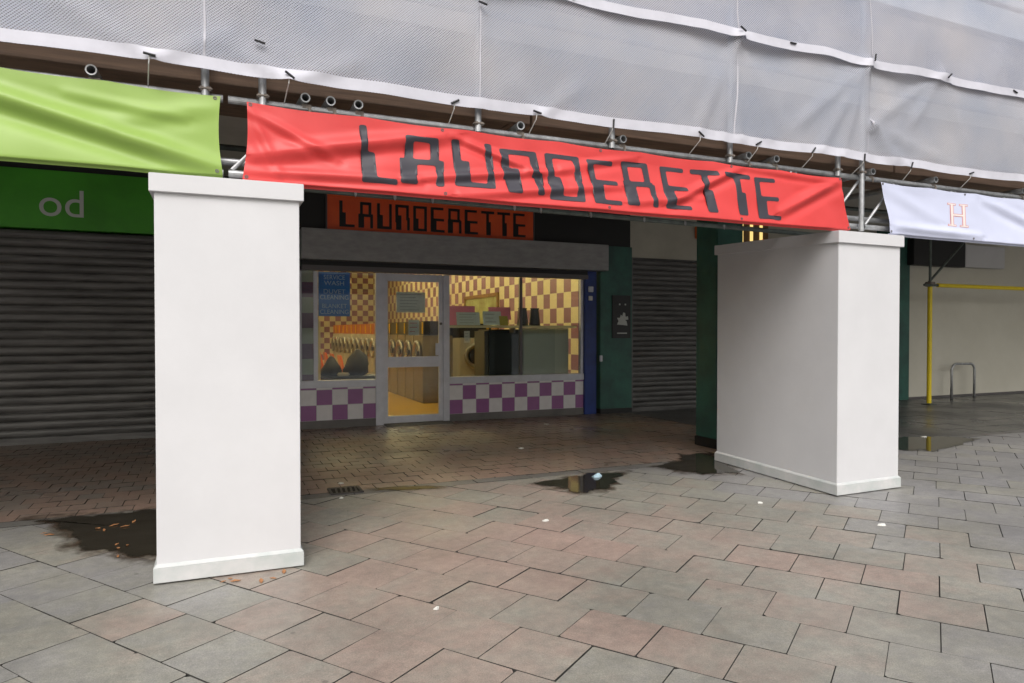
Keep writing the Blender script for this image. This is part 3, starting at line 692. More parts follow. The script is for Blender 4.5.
# ------------------------------------------------------------------ launderette interior
IW = 6.95
b = MB(); b.box(1.06, IW + 0.1, F + 0.12, F + 19.8, -0.02, 0.012); struct(b.build('shop_floor', M['infloor']))
b = MB(); b.box(1.06, IW + 0.1, F + 0.12, F + 19.8, 4.25, 4.29); tag(b.build('shop_ceiling', M['ceil']), 'white ceiling inside the launderette', 'ceiling')
b = MB(); b.box(IW, IW + 0.1, F + 0.22, F + 19.8, 0.013, 4.248); tag(b.build('tiled_wall', M['wally']), 'long cream and plum checker tiled wall inside on the right', 'wall', 'launderette walls')
b = MB(); b.box(1.06, 1.16, F + 0.32, F + 19.8, 0.013, 4.248); tag(b.build('side_wall', M['inwall']), 'plain cream wall inside along the left of the launderette', 'wall', 'launderette walls')
b = MB(); b.box(1.17, IW - 0.01, F + 19.6, F + 19.8, 0.013, 4.248); tag(b.build('tiled_end_wall', M['wallx']), 'checker tiled end wall at the back of the launderette', 'wall', 'launderette walls')
for k in range(5):
    y = F + 1.6 + k * 3.2
    for j, xx in enumerate((2.4, 5.5)):
        l = thing('ceiling_light', ORD[k] + ' fluorescent light from the street in the ' + ('left' if j == 0 else 'right') + ' ceiling row', 'light', (xx, y, 4.25), 0, 'fluorescent ceiling lights')
        m = MB(); m.box(xx - 0.06, xx + 0.06, y - 0.75, y + 0.75, 4.17, 4.246); m.build('batten', M['paper'], l, 0.004)
        m = MB(); m.cyl((xx, y - 0.72, 4.13), (xx, y + 0.72, 4.13), 0.019, 8); m.build('tube', M['tube'], l)

def washer(name, lab, body, loc, rz):
    w = thing(name, lab, 'washing machine', loc, rz, 'front-loading washing machines')
    m = MB(); m.box(-0.34, 0.34, 0, 0.75, 0.0, 1.40); m.build('body', body, w, 0.012, world=False)
    m = MB(); m.box(-0.345, 0.345, 0.02, 0.75, 1.405, 1.69); m.build('control_panel', M['panelblk'], w, 0.008, world=False)
    m = MB(); m.box(0.24, 0.29, 0.002, 0.0185, 1.43, 1.67); m.build('price_strip', M['yellowp'], w, world=False)
    m = MB(); m.lathe([(0.16, 0.0), (0.245, 0.0), (0.265, 0.03), (0.255, 0.065), (0.215, 0.075), (0.19, 0.05), (0.17, 0.03)], (0, 0, 1.03), 'Y', 28); dd = m.build('door', M['chrome'], w, smooth=True, world=False)
    m = MB(); m.lathe([(0.168, 0.031), (0.14, 0.05), (0.08, 0.066), (0.0, 0.07)], (0, 0, 1.03), 'Y', 24); m.build('porthole', M['port'], dd, smooth=True, world=False)
    m = MB(); m.box(0.20, 0.27, -0.10, -0.07, 0.98, 1.08); m.build('handle', M['panelblk'], dd, world=False)
    return w
w0 = washer('washing_machine', 'chrome-ringed washing machine, first from the window in the long row', M['washer'], (3.95, 14.0, 0.012), -PI / 2)
for k in range(1, 16):
    orr = k > 5
    dup(w0, (3.95, 14.0 + k * 0.72, 0.012), -PI / 2, ('orange-topped' if orr else 'chrome-ringed grey') + ' washing machine, ' + ORD[k] + ' from the window in the long row', {'body': M['silver'], 'control_panel': M['washor']} if orr else None)
washer('washing_machine', 'washing machine facing the street behind the right window', M['silver'], (4.93, 13.2, -0.04), 0)
# bench and laundry sacks
bn = thing('bench', 'low black bench inside the left window', 'bench', (2.1, 12.9, 0.012))
b = MB(); b.box(1.55, 2.85, 12.3, 12.85, 0.62, 0.70); b.build('seat', M['cab'], bn, 0.01)
for xx in (1.6, 2.75): b = MB(); b.box(xx, xx + 0.05, 12.35, 12.8, 0.012, 0.619); b.build('leg', M['alud'], bn)
def sack(x, y, z, s, lab):
    m = MB(); m.lathe([(0.17 * s, 0), (0.27 * s, 0.04 * s), (0.29 * s, 0.14 * s), (0.26 * s, 0.27 * s), (0.19 * s, 0.40 * s), (0.12 * s, 0.50 * s), (0.06 * s, 0.57 * s), (0.03 * s, 0.59 * s)], (x, y, z), 'Z', 22)
    m.v = [(a + (a - x) * 0.5 * noise.noise((a * 5, b_ * 5, c * 5)) + 0.06 * (c - z), b_ + (b_ - y) * 0.4 * noise.noise((a * 5 + 4, b_ * 5, c * 5)), c + (0.05 * noise.noise((a * 6, b_ * 6, c * 4)) if c > z + 0.01 else 0)) for a, b_, c in m.v]
    tag(m.build('laundry_sack', M['sack'], smooth=True), lab, 'sack', 'laundry sacks on the bench')
sack(2.38, 12.6, 0.70, 0.78, 'taller black laundry sack on the bench inside the left window')
sack(1.92, 12.55, 0.70, 0.6, 'smaller slumped black laundry sack at left on the bench')
b = MB(); b.box(2.02, 2.24, 12.38, 12.52, 0.701, 0.76); tag(b.build('folded_towel', M['towel'], bevel=0.02), 'folded pale towel on the bench between the laundry sacks', 'towel')
for k in range(5):
    y = 14.6 + k * 1.0
    s_ = thing('bucket_chair', 'orange bucket chair, ' + ORD[k] + ' from the street, facing the washers', 'chair', (2.75, y, 0.012), 0, 'orange bucket chairs')
    m = MB(); m.quad8([(2.55, y - 0.23, 0.43), (2.98, y - 0.23, 0.45), (2.98, y + 0.23, 0.45), (2.55, y + 0.23, 0.43)], [(2.55, y - 0.23, 0.47), (2.98, y - 0.23, 0.49), (2.98, y + 0.23, 0.49), (2.55, y + 0.23, 0.47)]); m.build('seat', M['orange'], s_, 0.015)
    m = MB(); m.quad8([(2.50, y - 0.23, 0.471), (2.545, y - 0.23, 0.471), (2.545, y + 0.23, 0.471), (2.50, y + 0.23, 0.471)], [(2.40, y - 0.2, 1.0), (2.44, y - 0.2, 1.0), (2.44, y + 0.2, 1.0), (2.40, y + 0.2, 1.0)]); m.build('backrest', M['orange'], s_, 0.012)
    for a, c in ((2.6, -0.18), (2.93, -0.18), (2.6, 0.18), (2.93, 0.18)):
        m = MB(); m.cyl((a, y + c, 0.012), (a, y + c, 0.435), 0.012, 8); m.build('leg', M['alud'], s_)
b = MB(); b.box(1.62, 1.68, 12.0, 12.06, 0.012, 1.72); tag(b.build('cream_post', M['inwall']), 'thin cream post inside the left window', 'post')

# things behind the right window
sh = thing('window_shelf', 'narrow shelf across the right shop window carrying cards and vases', 'shelf', (4.9, F + 0.3, 1.5))
b = MB(); b.box(3.62, 6.08, F + 0.14, F + 0.42, 1.555, 1.595); b.build('shelf_board', M['inwall'], sh, 0.004)
for xx in (3.66, 4.86):
    b = MB(); b.box(xx, xx + 0.03, F + 0.20, F + 0.40, 1.46, 1.554); b.build('bracket', M['alud'], sh)
cb = thing('cabinet', 'tall black cabinet backing onto the right shop window', 'cabinet', (4.9, F + 0.7, 0.012))
b = MB(); b.box(4.49, 5.14, F + 0.45, F + 1.0, 0.012, 1.53); b.build('carcass', M['cab'], cb, 0.006)
b = MB(); b.box(4.42, 4.488, F + 0.50, F + 1.0, 0.012, 1.50); b.build('side_panel', M['cabgrey'], cb)
nb = thing('back_board', 'plain grey green board standing behind the right end of the window', 'board', (5.6, F + 0.5, 0.012))
b = MB(); b.box(5.16, 5.80, F + 0.46, F + 0.50, 0.013, 1.55); b.build('board', M['board'], nb)
b = MB(); b.box(5.801, 6.085, F + 0.47, F + 0.51, 0.013, 1.55); b.build('side_board', M['boardl'], nb)
def card(x0, x1, z0, z1, m, name, lab, lines=0, y=F + 0.2, inkm='ink', lean=0.05, cat='notice', grp='cards propped in the right window'):
    c = thing(name, lab, cat, ((x0 + x1) / 2, y, z0), 0, grp)
    k = MB(); k.quad8([(x0, y, z0), (x1, y, z0), (x1, y + 0.004, z0), (x0, y + 0.004, z0)], [(x0, y + lean, z1), (x1, y + lean, z1), (x1, y + lean + 0.004, z1), (x0, y + lean + 0.004, z1)]); k.build('sheet', m, c)
    if lines:
        k = MB(); rr = random.Random(int(x0 * 100))
        for i in range(lines):
            z = z1 - (i + 0.8) * (z1 - z0) / (lines + 0.6); yy = y + lean * (z - z0) / (z1 - z0) - 0.003
            k.box(x0 + (x1 - x0) * 0.12, x0 + (x1 - x0) * rr.uniform(.55, .88), yy, yy + 0.0015, z, z + 0.1 * (z1 - z0) / lines)
        k.build('print', M[inkm], c)
card(3.62, 4.18, 1.60, 1.93, M['pink'], 'pink_card', 'large bright pink card at the left end of the window shelf', 0, F + 0.30)
card(3.80, 4.22, 1.60, 1.82, M['bluepaper'], 'notice_sheet', 'pale blue sheet leaning in front of the large pink card', 4, F + 0.18)
card(4.28, 4.62, 1.60, 1.84, M['bluepaper'], 'notice_sheet', 'pale blue sheet to the right of the pink card', 3, F + 0.18)
card(4.45, 4.87, 1.70, 1.92, M['pink'], 'pink_card', 'smaller pink card behind the pale sheets by the mullion', 0, F + 0.34)
card(4.58, 4.74, 1.597, 1.76, M['yellowcard'], 'mustard_card', 'small mustard card standing on the window shelf', 0, F + 0.16)
card(3.90, 4.00, 1.30, 1.50, M['paper'], 'price_notice', 'small white notice hanging below the shelf in the right window', 3, F + 0.10, lean=0.001)
def vase(x, lab):
    m = MB(); m.lathe([(0.105, 0), (0.10, 0.04), (0.085, 0.2), (0.075, 0.28), (0.085, 0.31), (0.07, 0.305)], (x, F + 0.28, 1.596), 'Z', 20)
    tag(m.build('vase', M['vase'], smooth=True), lab, 'vase', 'black vases on the window shelf')
vase(5.06, 'black vase on the window shelf, nearer the dark mullion')
vase(5.30, 'black vase on the window shelf, farther from the mullion')
fm = thing('pinboard', 'wood framed olive pinboard on the checker tiled wall', 'pinboard', (IW - 0.02, 18.4, 1.7))
b = MB(); b.box(IW - 0.03, IW - 0.002, 16.95, 19.4, 1.62, 2.42); b.build('panel', M['mirror'], fm)
b = MB()
for q in ((16.85, 16.948, 1.52, 2.52), (19.402, 19.5, 1.52, 2.52), (16.95, 19.4, 2.422, 2.52), (16.95, 19.4, 1.52, 1.618)): b.box(IW - 0.05, IW - 0.002, q[0], q[1], q[2], q[3])
b.build('frame', M['wood'], fm)
# door notices
card(2.72, 3.20, 1.80, 2.13, M['paper'], 'door_notice', 'large white notice with grey print on the glass door', 6, F + 0.031, lean=0.0, grp='notices on the glass door')
card(2.92, 3.10, 1.43, 1.68, M['paper'], 'door_notice', 'small white notice with red print on the glass door', 3, F + 0.031, 'redink', 0.0, grp='notices on the glass door')
# blue hanging sign
bs = thing('window_sign', 'blue hanging sign with pale lettering in the left window', 'sign', (1.75, F + 0.045, 1.73))
b = MB(); b.box(1.505, 1.985, F + 0.04, F + 0.05, 1.73, 2.415); b.build('panel', M['bluesign'], bs)
for i, (tx, z) in enumerate((('SERVICE', 2.30), ('WASH', 2.21), ('DUVET', 2.08), ('CLEANING', 1.99), ('BLANKET', 1.855), ('CLEANING', 1.765))):
    text_part('lettering', tx, 0.098, M['signtext'], (1.745, F + 0.037, z), bs, 0.001, 1.0, 0.92 if len(tx) > 6 else 1.1)

# ------------------------------------------------------------------ far right end
b = MB(); b.box(13.60, 13.95, 10.35, F + 0.2, -0.01, 3.747); tag(b.build('end_pier', M['dkgreen'], bevel=0.006), 'dark green pier at the left edge of the cream hoarding', 'pier')
hd = thing('hoarding', 'cream painted hoarding along the pavement behind the yellow scaffold pole', 'hoarding', (17, 10.4, 0))
b = MB(); b.box(13.952, 19.9, 10.40, 10.46, 0.05, 3.745); b.build('panel', M['hoard'], hd)
b = MB(); b.box(13.952, 19.9, 10.38, 10.46, -0.01, 0.049); b.build('base_rail', M['alud'], hd)
b = MB(); b.box(20, 34, 10.4, 10.6, -0.02, 3.746); tag(b.build('plain_wall', M['concrete']), 'grey concrete wall continuing past the cream hoarding', 'wall')
b = MB(); b.box(13.86, 15.56, 10.20, 10.37, 2.93, 3.50); tag(b.build('blank_sign_box', M['fascia'], bevel=0.01), 'blank black sign box hanging over the cream hoarding', 'sign box')
b = MB(); b.box(15.60, 17.0, 10.22, 10.37, 2.95, 3.45); tag(b.build('white_sign_box', M['white'], bevel=0.01), 'white sign box beside the blank black sign box', 'sign box')
sp = thing('scaffold_pole', 'upright scaffold pole with a yellow sleeve in front of the cream hoarding', 'scaffold pole', (13.40, 9.5, 0))
b = MB(); b.cyl((13.40, 9.5, 0.012), (13.40, 9.5, 3.74), 0.026, 12); b.build('tube', M['dkgalv'], sp, smooth=False)
b = MB(); b.pipe((13.40, 9.5, 0.03), (13.40, 9.5, 2.40), 0.045, 0.028, 16); b.build('sleeve', M['yellow'], sp)
b = MB(); b.box(13.30, 13.50, 9.40, 9.60, -0.002, 0.0115); b.build('base_plate', M['dkgalv'], sp)
b = MB(); b.box(13.33, 13.47, 9.43, 9.57, 2.405, 2.50); b.build('coupler', M['rust'], sp, 0.01)
sr = thing('scaffold_rail', 'horizontal scaffold rail with a yellow sleeve at the right', 'scaffold pole', (15, 9.5, 2.42))
b = MB(); b.cyl((13.15, 9.445, 2.43), (17.6, 9.445, 2.43), 0.025, 12); b.build('tube', M['dkgalv'], sr)
b = MB(); b.pipe((13.55, 9.445, 2.43), (17.5, 9.445, 2.43), 0.042, 0.027, 16); b.build('sleeve', M['yellow'], sr)
b = MB(); b.cyl((13.42, 9.555, 2.48), (14.5, 9.555, 3.35), 0.024, 10); tag(b.build('scaffold_brace', M['dkgalv']), 'diagonal dark scaffold brace rising from the yellow sleeved pole', 'scaffold pole')
def hoop(x0, x1, y, lab):
    pts = [(x0, y, 0.0), (x0, y, 0.62)]
    for k in range(1, 9):
        a = PI - k * PI / 2 / 8; pts.append((x0 + 0.15 + 0.15 * math.cos(a), y, 0.62 + 0.15 * math.sin(a)))
    for k in range(1, 9):
        a = PI / 2 - k * PI / 2 / 8; pts.append((x1 - 0.15 + 0.15 * math.cos(a), y, 0.62 + 0.15 * math.sin(a)))
    pts.append((x1, y, 0.0))
    m = MB(); m.tube(pts, 0.027, 10); tag(m.build('bike_stand', M['galv'], smooth=True), lab, 'bike stand')
hoop(14.98, 15.75, 10.1, 'grey tubular bike stand hoop by the cream hoarding')

# ------------------------------------------------------------------ scaffold
BY = 4.68
def lattice(x0, x1, lab):
    t = thing('lattice_beam', lab, 'scaffold beam', (x0, BY, 2.9), 0, 'lattice beams of the scaffold')
    b = MB(); b.pipe((x0, BY, 2.945), (x1, BY, 2.945), 0.024, 0.019, 14); b.build('chord', M['galv'], t)
    b = MB(); b.pipe((x0, BY, 2.485), (x1, BY, 2.485), 0.024, 0.019, 14); b.build('chord', M['galv'], t)
    n = int((x1 - x0) / 0.42); w = (x1 - x0) / n
    for k in range(n):
        a, c = (2.922, 2.508) if k % 2 else (2.508, 2.922)
        b = MB(); b.cyl((x0 + k * w + 0.02, BY, a), (x0 + (k + 1) * w - 0.02, BY, c), 0.014, 8); b.build('brace', M['galv'], t)
lattice(-6.0, 0.07, 'lattice scaffold beam behind the lime green banner')
lattice(0.10, 5.62, 'lattice scaffold beam behind the red banner')
lattice(5.66, 12.0, 'lattice scaffold beam behind the pale lilac banner')
def ledger(y, z, x0, x1, m, lab, r=0.024, dz=0.0):
    b = MB(); b.pipe((x0, y, z), (x1, y, z + dz), r, r - 0.005, 14); tag(b.build('scaffold_tube', m), lab, 'scaffold tube', 'long scaffold tubes')
ledger(4.76, 2.575, -6, 12, M['galv'], 'long scaffold tube just above the lower chords, behind the banners')
ledger(5.25, 2.54, 0.58, 5.9, M['dkgalv'], 'dark scaffold tube running under the red banner between the columns', 0.022, -0.06)
ledger(6.0, 2.97, -6, 12, M['dkgalv'], 'dark scaffold tube deep under the scaffold deck')
for i, xx in enumerate((0.98, 1.28, 1.58, 2.28, 2.52, 3.0, 3.55, 4.0, 4.45)):
    b = MB(); zz = 2.54 - (xx - 0.58) * 0.0113; b.box(xx, xx + 0.02, 5.21, 5.224, zz - 0.022, zz + 0.012); b.box(xx + 0.004, xx + 0.014, 5.206, 5.216, zz - 0.034, zz - 0.01)
    tag(b.build('tube_clip', M['galv'], bevel=0.003), ORD[i] + ' pale clip from the left on the dark tube under the red banner', 'clip', 'clips on the dark tube')
def upright(x, z0, z1, y, lab, name='scaffold_standard'):
    t = thing(name, lab, 'scaffold pole', (x, y, z0), 0, 'upright scaffold poles')
    b = MB(); b.pipe((x, y, z0), (x, y, z1), 0.024, 0.019, 14); b.build('tube', M['galv'], t)
    b = MB(); b.box(x - 0.036, x + 0.04, y - 0.03, y + 0.03, 2.965, 2.99); b.build('coupler', M['rust'], t, 0.008)
UY = 4.635
for x, lab in ((-3.9, 'upright scaffold pole at the far left behind the lime banner'), (-0.03, 'upright scaffold pole above the right end of the lime banner'), (1.75, 'upright scaffold pole above the letter N of the red banner'), (4.02, 'upright scaffold pole above the last letters of the red banner'),
               (8.2, 'upright scaffold pole behind the lilac banner at far right'), (10.4, 'farthest right upright scaffold pole')):
    upright(x, 2.92, 7.4, UY, lab)
upright(5.56, 2.43, 7.4, 4.62, 'upright scaffold pole in the gap between red and lilac banners')
for x, lab in ((0.30, 'short scaffold stub above the left end of the red banner'), (2.86, 'short scaffold stub above the middle of the red banner'), (5.27, 'short scaffold stub above the right end of the red banner')):
    upright(x, 2.92, 3.12, UY, lab, 'scaffold_stub')
TX = [-2.6, -0.63, 0.56, 0.72, 0.90, 2.08, 2.96, 4.22, 4.53, 5.72, 6.6, 8.0]
for i, x in enumerate(TX):
    t = thing('transom_tube', ORD[i] + ' open tube end from the left, poking out between banners and netting', 'scaffold tube', (x, 4.6, 3.0), 0, 'scaffold transoms seen end on')
    b = MB(); b.pipe((x, 4.625, 3.003), (x + rnd.uniform(-.1, .1), 6.4, 3.003), 0.031, 0.023, 18); b.build('tube', M['galv'], t)
    b = MB(); b.box(x - 0.03 + 0.01, x + 0.045, 4.655, 4.705, 2.94, 2.972); b.box(x + 0.02, x + 0.04, 4.645, 4.66, 2.91, 2.95); b.build('coupler', M['rust'], t, 0.005)
# timbers and deck
BX = [-5.6, -1.7, 2.2, 6.1, 10.0]
for i, x in enumerate(BX[:-1]):
    b = MB(); b.box(x + 0.01, x + 3.89, 4.70, 4.75, 3.045, 3.165)
    tag(b.build('edge_timber', M['timber'], bevel=0.004), ORD[i] + ' brown edge timber from the left under the netting', 'timber', 'brown timbers under the netting')
    for j in range(5):
        b = MB(); y = 4.66 + j * 0.235; b.box(x + 0.004, x + 3.896, y, y + 0.228, 3.17, 3.206)
        tag(b.build('deck_board', M['timber'], bevel=0.003), 'scaffold board, ' + ORD[j] + ' row from the street, ' + ORD[i] + ' length from the left', 'board', 'scaffold deck boards')
for z, lab in ((3.80, 'scaffold guard rail behind the netting at the overlap'), (4.95, 'scaffold guard rail high behind the netting')):
    ledger(4.69, z, -6, 12, M['galv'], lab)

# ------------------------------------------------------------------ banners
def seg_d(p, a, b):
    a = Vector(a); b = Vector(b); p = Vector(p); t = max(0, min(1, (p - a).dot(b - a) / (b - a).length_squared)); q = a + (b - a) * t
    s = (b - a).cross(p - a) / (b - a).length
    return (p - q).length, s, t
class Sheet:
    """hanging vinyl: corners in X and Z, folds push it out towards the street"""
    def __init__(s, tl, tr, br, bl, y, folds, seed, amp=0.012, sag=0.02):
        s.c = (tl, tr, br, bl); s.y = y; s.folds = folds; s.seed = seed; s.amp = amp; s.sag = sag
    def at(s, u, v, off=0.0):           # u left-right, v top-bottom
        tl, tr, br, bl = s.c
        x = (tl[0] * (1 - u) + tr[0] * u) * (1 - v) + (bl[0] * (1 - u) + br[0] * u) * v
        z = (tl[1] * (1 - u) + tr[1] * u) * (1 - v) + (bl[1] * (1 - u) + br[1] * u) * v
        z -= s.sag * v * math.sin(PI * u) + 0.012 * abs(math.sin(u * PI * 7)) * (1 - v)
        e = 1 - 4 * u * (1 - u)
        x += 0.016 * math.sin(PI * v) * (0.5 - u) * 2 * (e ** 6)
        d = 0
        for a, b, w, h in s.folds:
            q, sd, t = seg_d((x, z), a, b); taper = 0.35 + 0.65 * math.sin(PI * min(1, max(0, t * .9 + .05)))
            k = sd / w
            if q < 4 * w: d += 0.75 * h * taper * (math.exp(-(q / w) ** 2) - 0.75 * math.exp(-((q - 1.5 * w) / w) ** 2) * (1 if sd < 0 else 0.2))
        d += s.amp * noise.noise((x * 1.5, z * 3.4, s.seed)) + s.amp * 0.5 * noise.noise((x * 4.5 + z * 3, z * 5 - x, s.seed + 5))
        d *= min(1, v * 5 + 0.15)
        d += 0.05 * v * v * math.sin(PI * min(1, u * 1.0))
        return Vector((x, s.y - d - off, z))
    def mesh(s, nu, nv, name, m, parent, thick=0.0012):
        mb = MB(); vs = []
        curl = [(0.004, 0.006), (0.014, 0.010), (0.024, 0.006), (0.028, -0.006)]
        rows = nv + 1 + len(curl)
        for j in range(rows):
            for i in range(nu + 1):
                u = i / nu
                if j <= nv: vs.append(s.at(u, j / nv))
                else:
                    p = s.at(u, 1); dy, dz = curl[j - nv - 1]; vs.append(p + Vector((0, dy, -0.012 + dz * 1.2 - 0.004)))
        n = nu + 1
        mb.add(vs, [(j * n + i, j * n + i + 1, (j + 1) * n + i + 1, (j + 1) * n + i) for j in range(rows - 1) for i in range(nu)])
        o = mb.build(name, m, parent, smooth=True)
        return o
    def inv(s, X, Z):                   # (u, v) from X, Z with the corner quad
        tl, tr, br, bl = s.c
        v = 0.5
        for _ in range(6):
            xl = tl[0] * (1 - v) + bl[0] * v; xr = tr[0] * (1 - v) + br[0] * v; u = (X - xl) / (xr - xl)
            zt = tl[1] * (1 - u) + tr[1] * u; zb = bl[1] * (1 - u) + br[1] * u; v = (zt - Z) / (zt - zb)
        return u, v
def eyelets(sheet, parent, us):
    for u in us:
        for v in (0.03, 0.97):
            p = sheet.at(u, v, 0.001); q = p + Vector((0, -0.003, 0))
            b = MB(); b.pipe(p, q, 0.011, 0.005, 12); b.build('eyelet', M['alud'], parent)

NY = 4.60
red = Sheet((0.205, 2.922), (5.27, 2.897), (5.40, 2.437), (0.178, 2.445), NY,
            [((0.25, 2.60), (1.55, 2.87), 0.050, 0.038), ((0.2, 2.88), (0.75, 2.62), 0.03, 0.018), ((0.20, 2.50), (1.3, 2.52), 0.03, 0.020), ((1.2, 2.53), (2.6, 2.72), 0.030, 0.024),
             ((1.6, 2.45), (2.9, 2.62), 0.035, 0.026), ((1.55, 2.86), (2.05, 2.70), 0.025, 0.016), ((1.6, 2.86), (2.4, 2.60), 0.03, 0.014), ((2.4, 2.72), (3.05, 2.86), 0.03, 0.018), ((3.35, 2.52), (4.1, 2.88), 0.035, 0.034),
             ((4.12, 2.89), (5.2, 2.86), 0.025, 0.018), ((4.55, 2.54), (5.25, 2.87), 0.045, 0.044), ((3.0, 2.50), (3.7, 2.60), 0.035, 0.022), ((0.21, 2.90), (0.40, 2.50), 0.03, 0.012)], 2.2, 0.016, 0.012)
t = thing('banner', 'red banner reading LAUNDERETTE slung between the white columns', 'banner', (2.8, NY, 2.43), 0, 'banners slung from the scaffold')
red.mesh(640, 72, 'sheet', M['red'], t)
LETTERS = [('L', .898, .24, 2.865, 2.487, .012), ('A', 1.170, .32, 2.838, 2.505, .0), ('U', 1.54, .30, 2.845, 2.52, .02), ('N', 1.90, .31, 2.825, 2.504, .035), ('D', 2.258, .30, 2.823, 2.481, .035),
           ('E', 2.612, .25, 2.818, 2.48, .05), ('R', 2.912, .29, 2.829, 2.488, .05), ('E', 3.284, .245, 2.826, 2.489, .045), ('T', 3.577, .29, 2.83, 2.485, .05), ('T', 3.92, .28, 2.835, 2.486, .05), ('E', 4.246, .26, 2.825, 2.468, .045)]
for ch, x, w, zt, zb, dx in LETTERS:
    mb = MB(); hh = zt - zb
    def mp(X, Z):
        u, v = red.inv(X, Z); return red.at(u, v, 0.0032)
    glyph_mesh(ch, x + dx, zb, w, hh, mp, 0.009, mb, 0.045, -dx / hh)
    mb.build('letter', M['lettering'], t, smooth=True)
eyelets(red, t, (0.004, 0.25, 0.5, 0.75, 0.996))
grn = Sheet((-4.2, 2.99), (0.055, 2.935), (0.065, 2.462), (-4.2, 2.43), NY,
            [((-1.6, 2.92), (0.05, 2.50), 0.055, 0.06), ((-0.75, 2.85), (-0.15, 2.78), 0.03, 0.012), ((-0.55, 2.72), (0.0, 2.86), 0.05, 0.012), ((-3.6, 2.6), (-1.6, 2.85), 0.05, 0.04)], 8.1, 0.010, 0.0)
t = thing('banner', 'plain lime green banner slung left of the red banner', 'banner', (-2, NY, 2.43), 0, 'banners slung from the scaffold')
grn.mesh(220, 36, 'sheet', M['green'], t); eyelets(grn, t, (0.006, 0.5, 0.993))
lil = Sheet((5.79, 2.905), (10.6, 2.90), (10.6, 2.43), (5.92, 2.435), NY,
            [((6.0, 2.50), (7.2, 2.47), 0.04, 0.03), ((5.85, 2.85), (6.6, 2.6), 0.06, 0.012), ((7.3, 2.85), (8.6, 2.5), 0.05, 0.03)], 14.4, 0.010, 0.015)
t = thing('banner', 'pale lilac banner with an outlined letter H at the far right', 'banner', (8, NY, 2.43), 0, 'banners slung from the scaffold')
lil.mesh(240, 36, 'sheet', M['lilac'], t); eyelets(lil, t, (0.004, 0.25, 0.5, 0.75, 0.996))
M['hfill'] = mat('cream print', (0.72, 0.66, 0.62), 0.5); M['hline'] = mat('faded red print', (0.62, 0.28, 0.30), 0.5)
HR = [(0, 0, .42, .09), (0, .91, .42, 1), (.12, 0, .30, 1), (.12, .44, .88, .56), (.58, 0, 1.0, .09), (.58, .91, 1.0, 1), (.70, 0, .88, 1)]
GLYPH['H'] = (1.0, HR)
k_ = 0.04
GLYPH['H_inner'] = (1.0, [(a + k_ * (1 if True else 0), b_ + (0.025), c - k_, d - 0.025) for a, b_, c, d in HR if True])
def mpl(off):
    def f(X, Z):
        u, v = lil.inv(X, Z); return lil.at(u, v, off)
    return f
mb = MB(); glyph_mesh('H', 6.73, 2.555, 0.30, 0.235, mpl(0.002), 0.02, mb, 0.02); mb.build('letter_outline', M['hline'], t)
GLYPH['H_fill'] = (1.0, [(.03, .02, .39, .07), (.03, .93, .39, .98), (.155, .02, .265, .98), (.155, .465, .845, .535), (.61, .02, .97, .07), (.61, .93, .97, .98), (.735, .02, .845, .98)])
mb = MB(); glyph_mesh('H_fill', 6.73, 2.555, 0.30, 0.235, mpl(0.0035), 0.02, mb, 0.01); mb.build('letter_fill', M['hfill'], t)

# ------------------------------------------------------------------ debris netting
def ridge(x, z, a, b, w):
    q, sd, tt = seg_d((x, z), a, b); return math.exp(-(q / w) ** 2)
FANS = [((3.99, 3.93), [(3.6, 3.1), (3.85, 3.05), (4.05, 3.1), (4.35, 3.15), (4.6, 3.2)]), ((5.52, 3.95), [(4.7, 3.3), (4.95, 3.1), (5.2, 3.05), (5.5, 3.05)]), ((5.58, 3.40), [(6.1, 3.05), (5.9, 3.1), (6.6, 3.2), (6.53, 4.0)]),
        ((6.53, 4.02), [(6.2, 3.5), (6.9, 3.4)]), ((-0.3, 3.08), [(0.1, 3.3), (-0.8, 3.35)]), ((0.45, 3.06), [(0.1, 3.22), (0.9, 3.25)]), ((1.73, 3.08), [(1.73, 4.0)]), ((2.2, 3.06), [(2.0, 3.3), (2.5, 3.3)])]
def net_y(x, z, base, seed, k=1.0):
    d = 0.055 * noise.noise((x * 0.7, z * 0.9, seed)) + 0.02 * noise.noise((x * 2.4, z * 2.2, seed + 3)) + 0.006 * noise.noise((x * 9, z * 7, seed + 9))
    for c, ends in FANS:
        for e in ends: d += 0.022 * k * ridge(x, z, c, e, 0.035)
    return base - d
def hem_z(x, base, sag):
    return base - sag * abs(math.sin((x + 0.4) * PI / 1.35)) ** 1.3 + 0.012 * noise.noise((x * 1.7, 3, 1))
